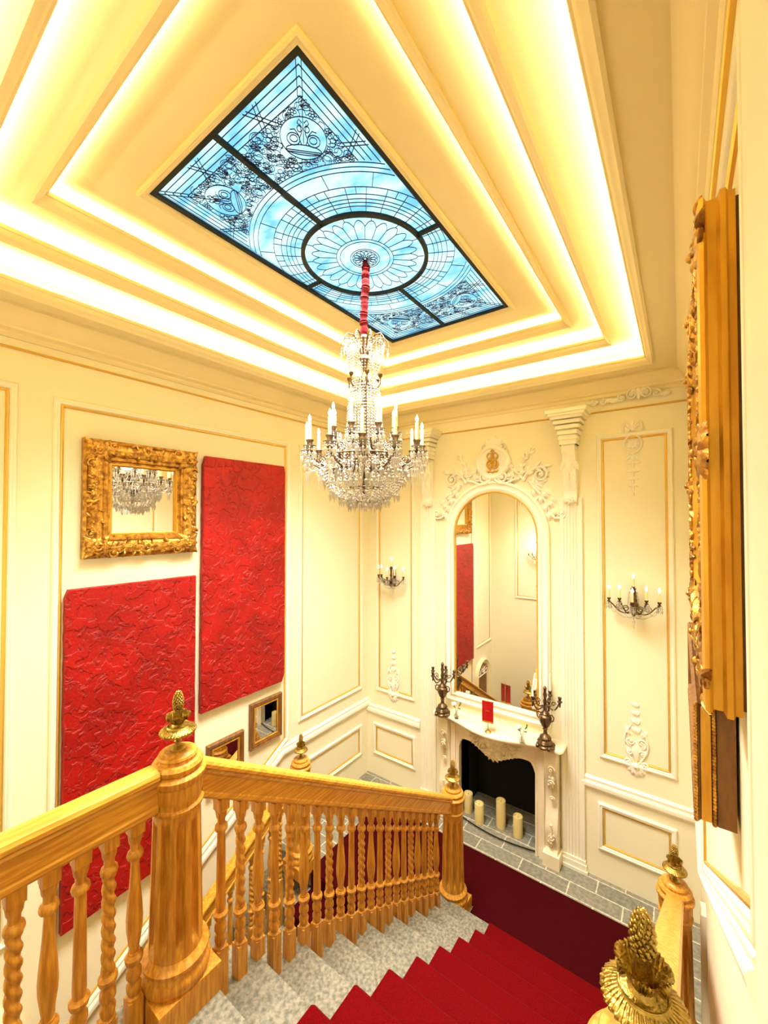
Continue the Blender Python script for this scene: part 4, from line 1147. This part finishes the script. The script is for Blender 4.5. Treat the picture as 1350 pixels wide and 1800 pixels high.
framed_mirror('small_mirror', ML, 2.55, 2.95, 1.165, 1.625, 'small brown-framed mirror on the left wall just below the tall red panel', .07, SPF, brownw, [(0, .018), (0, .030), (.008, .032), (.014, .018)])
framed_mirror('small_mirror', ML, 2.09, 2.475, .96, 1.415, 'small dark-framed mirror half hidden behind the near handrail', .07, SPF, brownw, [(0, .018), (0, .030), (.008, .032), (.014, .018)])

# ================================================================== right wall frames
def side_frame(name, u0, u1, v0, v1, depth, label, m, prof, glassm):
    o0 = MR((u0+u1)/2, v0, 0); r = thing(name, label, 'picture frame', o0)
    L = lambda u, v, h: tuple(a-b_ for a, b_ in zip(MR(u, v, h), o0))
    fr = MB().mold(rect(u0, u1, v0, v1), L, prof).build('frame', m, r)
    return r, L, fr
g1, L, fr = side_frame('large_gilt_frame', 1.12, 2.36, 3.09, 4.20, .075, 'huge gilt carved frame on the right wall seen almost edge on', goldp,
    [(0, .008), (0, .020), (-.006, .024), (-.006, .034), (.004, .040), (.004, .056), (-.004, .062), (.0, .070), (.014, .074), (.022, .062), (.05, .052), (.09, .066), (.12, .060), (.14, .04), (.15, .02), (.15, .008)], None)
MB().mbox(L, 1.13, 2.35, 3.10, 4.19, .0, .012).build('backboard', brownw, g1, ang=0)
b = MB(); rr = random.Random(4)
Lf = lambda u, v, h: L(u, v, h+.062)
for k in range(40):
    t = k/39
    for (u, v) in ((1.12+1.24*t, 4.13), (1.12+1.24*t, 3.16), (2.29, 3.09+1.11*t), (1.19, 3.09+1.11*t)):
        scroll(b, Lf, u, v, .026, 1.2, rr.uniform(0, 6), 1 if k % 2 else -1, .0065, .006)
        leaf(b, Lf, u, v, rr.uniform(0, 6.28), .06, .026, .018); leaf(b, Lf, u, v, rr.uniform(0, 6.28), .05, .02, .02)
for (u, v) in ((1.74, 4.17), (1.74, 3.12), (1.16, 3.65), (2.32, 3.65), (1.2, 4.12), (2.28, 4.12), (1.2, 3.17), (2.28, 3.17)):
    rosette(b, Lf, u, v, .08, .022, 9); rosette(b, Lf, u, v, .05, .028, 7, .4)
b.build('carving', goldf, fr, ang=60)
b = MB(); b.mbox(L, 1.26, 2.22, 3.23, 4.06, .012, .018); b.build('mirror_glass', mirrorm, g1, ang=0)
g2, L, fr = side_frame('brown_gilt_frame', 1.30, 2.30, 2.745, 3.04, .085, 'deep brown and gilt frame hanging below the huge gilt frame on the right wall', brownw,
    [(0, .006), (0, .042), (.006, .046), (.004, .052), (.004, .074), (.0, .080), (.008, .088), (.020, .088), (.03, .07), (.06, .06), (.08, .03), (.085, .006)], None)
for h in (.048, .084):
    n = 34; b = MB()
    for k in range(n): b.ball(L(1.298, 2.752+.28*k/(n-1), h), .005, .007, .007, 6, 5)
    for k in range(80): b.ball(L(1.31+.98*k/79, 2.742, h), .006, .005, .006, 6, 5)
    b.build('beaded_carving', goldf, fr, ang=60)
MB().mbox(L, 1.299, 1.3, 2.75, 3.03, .054, .074).build('gilt_band', goldp, fr, ang=0)
b = MB(); b.mbox(L, 1.38, 2.22, 2.82, 2.96, .008, .014); b.build('mirror_glass', mirrorm, g2, ang=0)
# near pilaster on the right
b = MB(); mp = MR
b.prism([(.20, .0), (.20, .02), (.24, .025), (.30, .020), (.84, .018), (.862, .022), (.868, .0)], lambda u, h, z: (XR-h, u, z), 1.584, 4.7)
struct(b.build('trim_3', trimw, ang=30))

# ================================================================== chandelier
CHX, CHY = -1.745, 2.17
ch = thing('chandelier', 'large bronze and crystal chandelier with candle lamps hanging from a red sleeve under the skylight', 'chandelier', (CHX, CHY, 3.60))
Z0 = 3.60
b = MB(); pts = []; rs = []
for k in range(61):
    t = k/60; z = 5.285-3.60 - .52*t; pts.append((.009*sin(t*5)+.003*sin(t*23), .006*cos(t*6), z)); rs.append(.026+.0045*sin(k*1.9+sin(k*.9)*1.5)+random.uniform(-.003, .003) if k > 2 else .018)
b.tube(pts, rs, 14); b.build('velvet_sleeve', velvet, ch, ang=60)
b = MB(); b.lathe([(.0, 1.18), (.02, 1.17), (.03, 1.15), (.018, 1.12), (.014, 1.05), (.03, 1.02), (.036, 1.0), (.020, .97), (.014, .92), (.024, .88), (.034, .85), (.018, .82), (.016, .70), (.018, .55), (.03, .48), (.05, .44), (.06, .40), (.045, .36), (.03, .34), (.04, .30), (.07, .27), (.075, .25), (.04, .22), (.02, .18), (.03, .14), (.012, .11), (.02, .09), (.0, .07)], n=24)
b.build('centre_stem', bronze, ch)
# crown: curved arms with pendants
crown_c = MB()
for k in range(10):
    a = 2*pi*k/10; ca, sa = cos(a), sin(a)
    b = MB(); pts = [(ca*r_, sa*r_, z_) for r_, z_ in ((.02, 1.03), (.05, 1.10), (.09, 1.15), (.135, 1.15), (.16, 1.12), (.165, 1.085), (.15, 1.07), (.135, 1.08))]
    b.tube(pts, [.006, .006, .0055, .005, .0045, .004, .0035, .003], 6); b.build('crown_arm', bronze, ch)
    for (r_, z_, L_) in ((.16, 1.08, .09), (.10, 1.10, .07), (.135, 1.14, .05)): pendant(crown_c, ca*r_, sa*r_, z_, L_, .011)
    for j in range(3):
        a2 = a+.2*j; strand(crown_c, [(.13*cos(a2), .13*sin(a2), 1.10), (.115*cos(a2), .115*sin(a2), 1.0-.02*j), (.09*cos(a2), .09*sin(a2), .90)], .0075, .019)
crown_c.build('crown_crystals', crystal, ch, ang=0)
# small mid ring with cups
for k in range(6):
    a = 2*pi*k/6+.3; ca, sa = cos(a), sin(a)
    b = MB(); b.tube([(ca*r_, sa*r_, z_) for r_, z_ in ((.02, .86), (.05, .80), (.09, .79), (.115, .82), (.115, .86))], .0055, 6)
    b.lathe([(.006, 0), (.014, .012), (.016, .026), (.010, .028)], (ca*.115, sa*.115, .86), 10)
    b.tube([(ca*(.06+.022*(1-.05*q)*cos(q*.6)), sa*(.06+.022*(1-.05*q)*cos(q*.6)), .85+.022*(1-.05*q)*sin(q*.6)) for q in range(12)], .0035, 5)
    b.build('scroll_arm', bronze, ch)
# strands of the central column, flaring to the ring
for k in range(26):
    a = 2*pi*k/26
    b = MB(); pts = [(r_*cos(a), r_*sin(a), z_) for r_, z_ in ((.085, .84), (.105, .76), (.115, .66), (.118, .56), (.13, .46), (.17, .38), (.24, .33))]
    strand(b, pts, .0082, .0195); b.build('crystal_strand', crystal, ch, ang=0)
b = MB()
for k in range(20):
    a = 2*pi*k/20+.1; strand(b, [(.05*cos(a), .05*sin(a), .82), (.075*cos(a), .075*sin(a), .60), (.09*cos(a), .09*sin(a), .42)], .009, .023)
o = b.build('inner_beads', crystal, ch, ang=0); o['kind'] = 'stuff'
# gallery ring
b = MB()
for (r_, z_, t_) in ((.25, .33, .007), (.20, .27, .006), (.10, .12, .005)): b.tube([(r_*cos(2*pi*k/48), r_*sin(2*pi*k/48), z_) for k in range(48)], t_, 6, closed=True)
b.tube([(-.2, 0, .27), (.2, 0, .27)], .005, 6); b.tube([(0, -.2, .27), (0, .2, .27)], .005, 6)
b.build('ring_frame', bronze, ch)
def ch_arm(R_, zc, a, ro, zo):
    ca, sa = cos(a), sin(a); b = MB(); n = 18
    P = []
    for k in range(n+1):
        t = k/n; r_ = ro+(R_-ro)*t; z_ = zo+(zc-.05-zo)*t**2 - .075*sin(pi*t)*(1-.2*t); P.append((ca*r_, sa*r_, z_))
    b.tube(P, [.008-.002*k/n for k in range(n+1)], 7)
    for (c, z_, rr_, s_) in ((ro+(R_-ro)*.35, zo+.015, .034, 1), (ro+(R_-ro)*.72, zc-.075, .026, -1)):
        b.tube([(ca*(c+rr_*(1-.05*q)*cos(q*.55)*s_), sa*(c+rr_*(1-.05*q)*cos(q*.55)*s_), z_+rr_*(1-.05*q)*sin(q*.55)) for q in range(15)], .0042, 6)
    for t in (.3, .6): q = P[int(n*t)]; b.ball(q, .013, .013, .010, 8, 6)
    x, y = ca*R_, sa*R_
    b.lathe([(.004, -.06), (.010, -.05), (.006, -.035), (.018, -.028), (.021, -.022), (.008, -.018), (.008, 0)], (x, y, zc), 12)
    b.lathe([(.010, 0), (.016, .010), (.018, .030), (.024, .040), (.026, .046), (.012, .046)], (x, y, zc), 14)
    arm = b.build('arm', bronze, ch)
    d = MB().lathe([(.008, -.006), (.026, -.002), (.040, .006), (.042, .010), (.026, .004), (.010, .0)], (x, y, zc), 16).build('drip_pan', crystal, arm)
    flame_candle(arm, x, y, zc+.044, .115, .0115)
    b = MB()
    for k in range(8):
        q = 2*pi*k/8; pendant(b, x+.038*cos(q), y+.038*sin(q), zc+.004, .07+.02*(k % 2), .010)
    for k in range(4):
        q = 2*pi*k/4+.3; pendant(b, x+.020*cos(q), y+.020*sin(q), zc-.05, .085, .012)
    pendant(b, x, y, zc-.10, .13, .015)
    b.build('pendant_crystals', crystal, arm, ang=0)
    return (x, y, zc)
outer = [ch_arm(.395, .36, 2*pi*k/12+.12, .10, .30) for k in range(12)]
inner = [ch_arm(.225, .47, 2*pi*k/8+.30, .05, .40) for k in range(8)]
for k in range(12):
    b = MB(); p, q = outer[k], outer[(k+1) % 12]
    strand(b, hang((p[0], p[1], p[2]-.02), (q[0], q[1], q[2]-.02), .10), .007, .017)
    strand(b, hang((p[0], p[1], p[2]-.02), (p[0]*.55, p[1]*.55, .30), .07), .007, .018)
    b.build('crystal_garland', crystal, ch, ang=0)
# basket
for k in range(32):
    a = 2*pi*k/32; b = MB()
    pts = [(r_*cos(a), r_*sin(a), z_) for r_, z_ in ((.26, .33), (.275, .26), (.27, .18), (.24, .11), (.18, .055), (.10, .025), (.03, .02))]
    strand(b, pts, .0095, .021); b.build('basket_strand', crystal, ch, ang=0)
b = MB(); rr = random.Random(9)
for k in range(40):
    a = 2*pi*k/40
    for (r_, z_) in ((.285, .30), (.28, .20), (.235, .12), (.17, .08), (.30, .25), (.11, .05)):
        aa = a+rr.uniform(-.08, .08); pendant(b, r_*cos(aa), r_*sin(aa), z_+rr.uniform(-.02, .02), .075, .012)
for k in range(24):
    a = 2*pi*k/24; pendant(b, .20*cos(a), .20*sin(a), .27, .10, .013); pendant(b, .13*cos(a), .13*sin(a), .20, .10, .013)
o = b.build('basket_pendants', crystal, ch, ang=0); o['kind'] = 'stuff'
b = MB(); b.lathe([(0, 0), (.012, .002), (.022, .012), (.026, .028), (.018, .044), (.006, .052), (0, .055)], (0, 0, -.03), 12); b.build('crystal_ball', crystal, ch, ang=0)
for k in range(4):
    a = 2*pi*k/4+.5; point('chandelier_lamp_light', (CHX+.47*cos(a), CHY+.47*sin(a), 3.60+.50), .8, (1, .90, .70), .06)
point('sconce_light', (-2.47, .25, 2.95), 9, (1, .88, .62), .05)
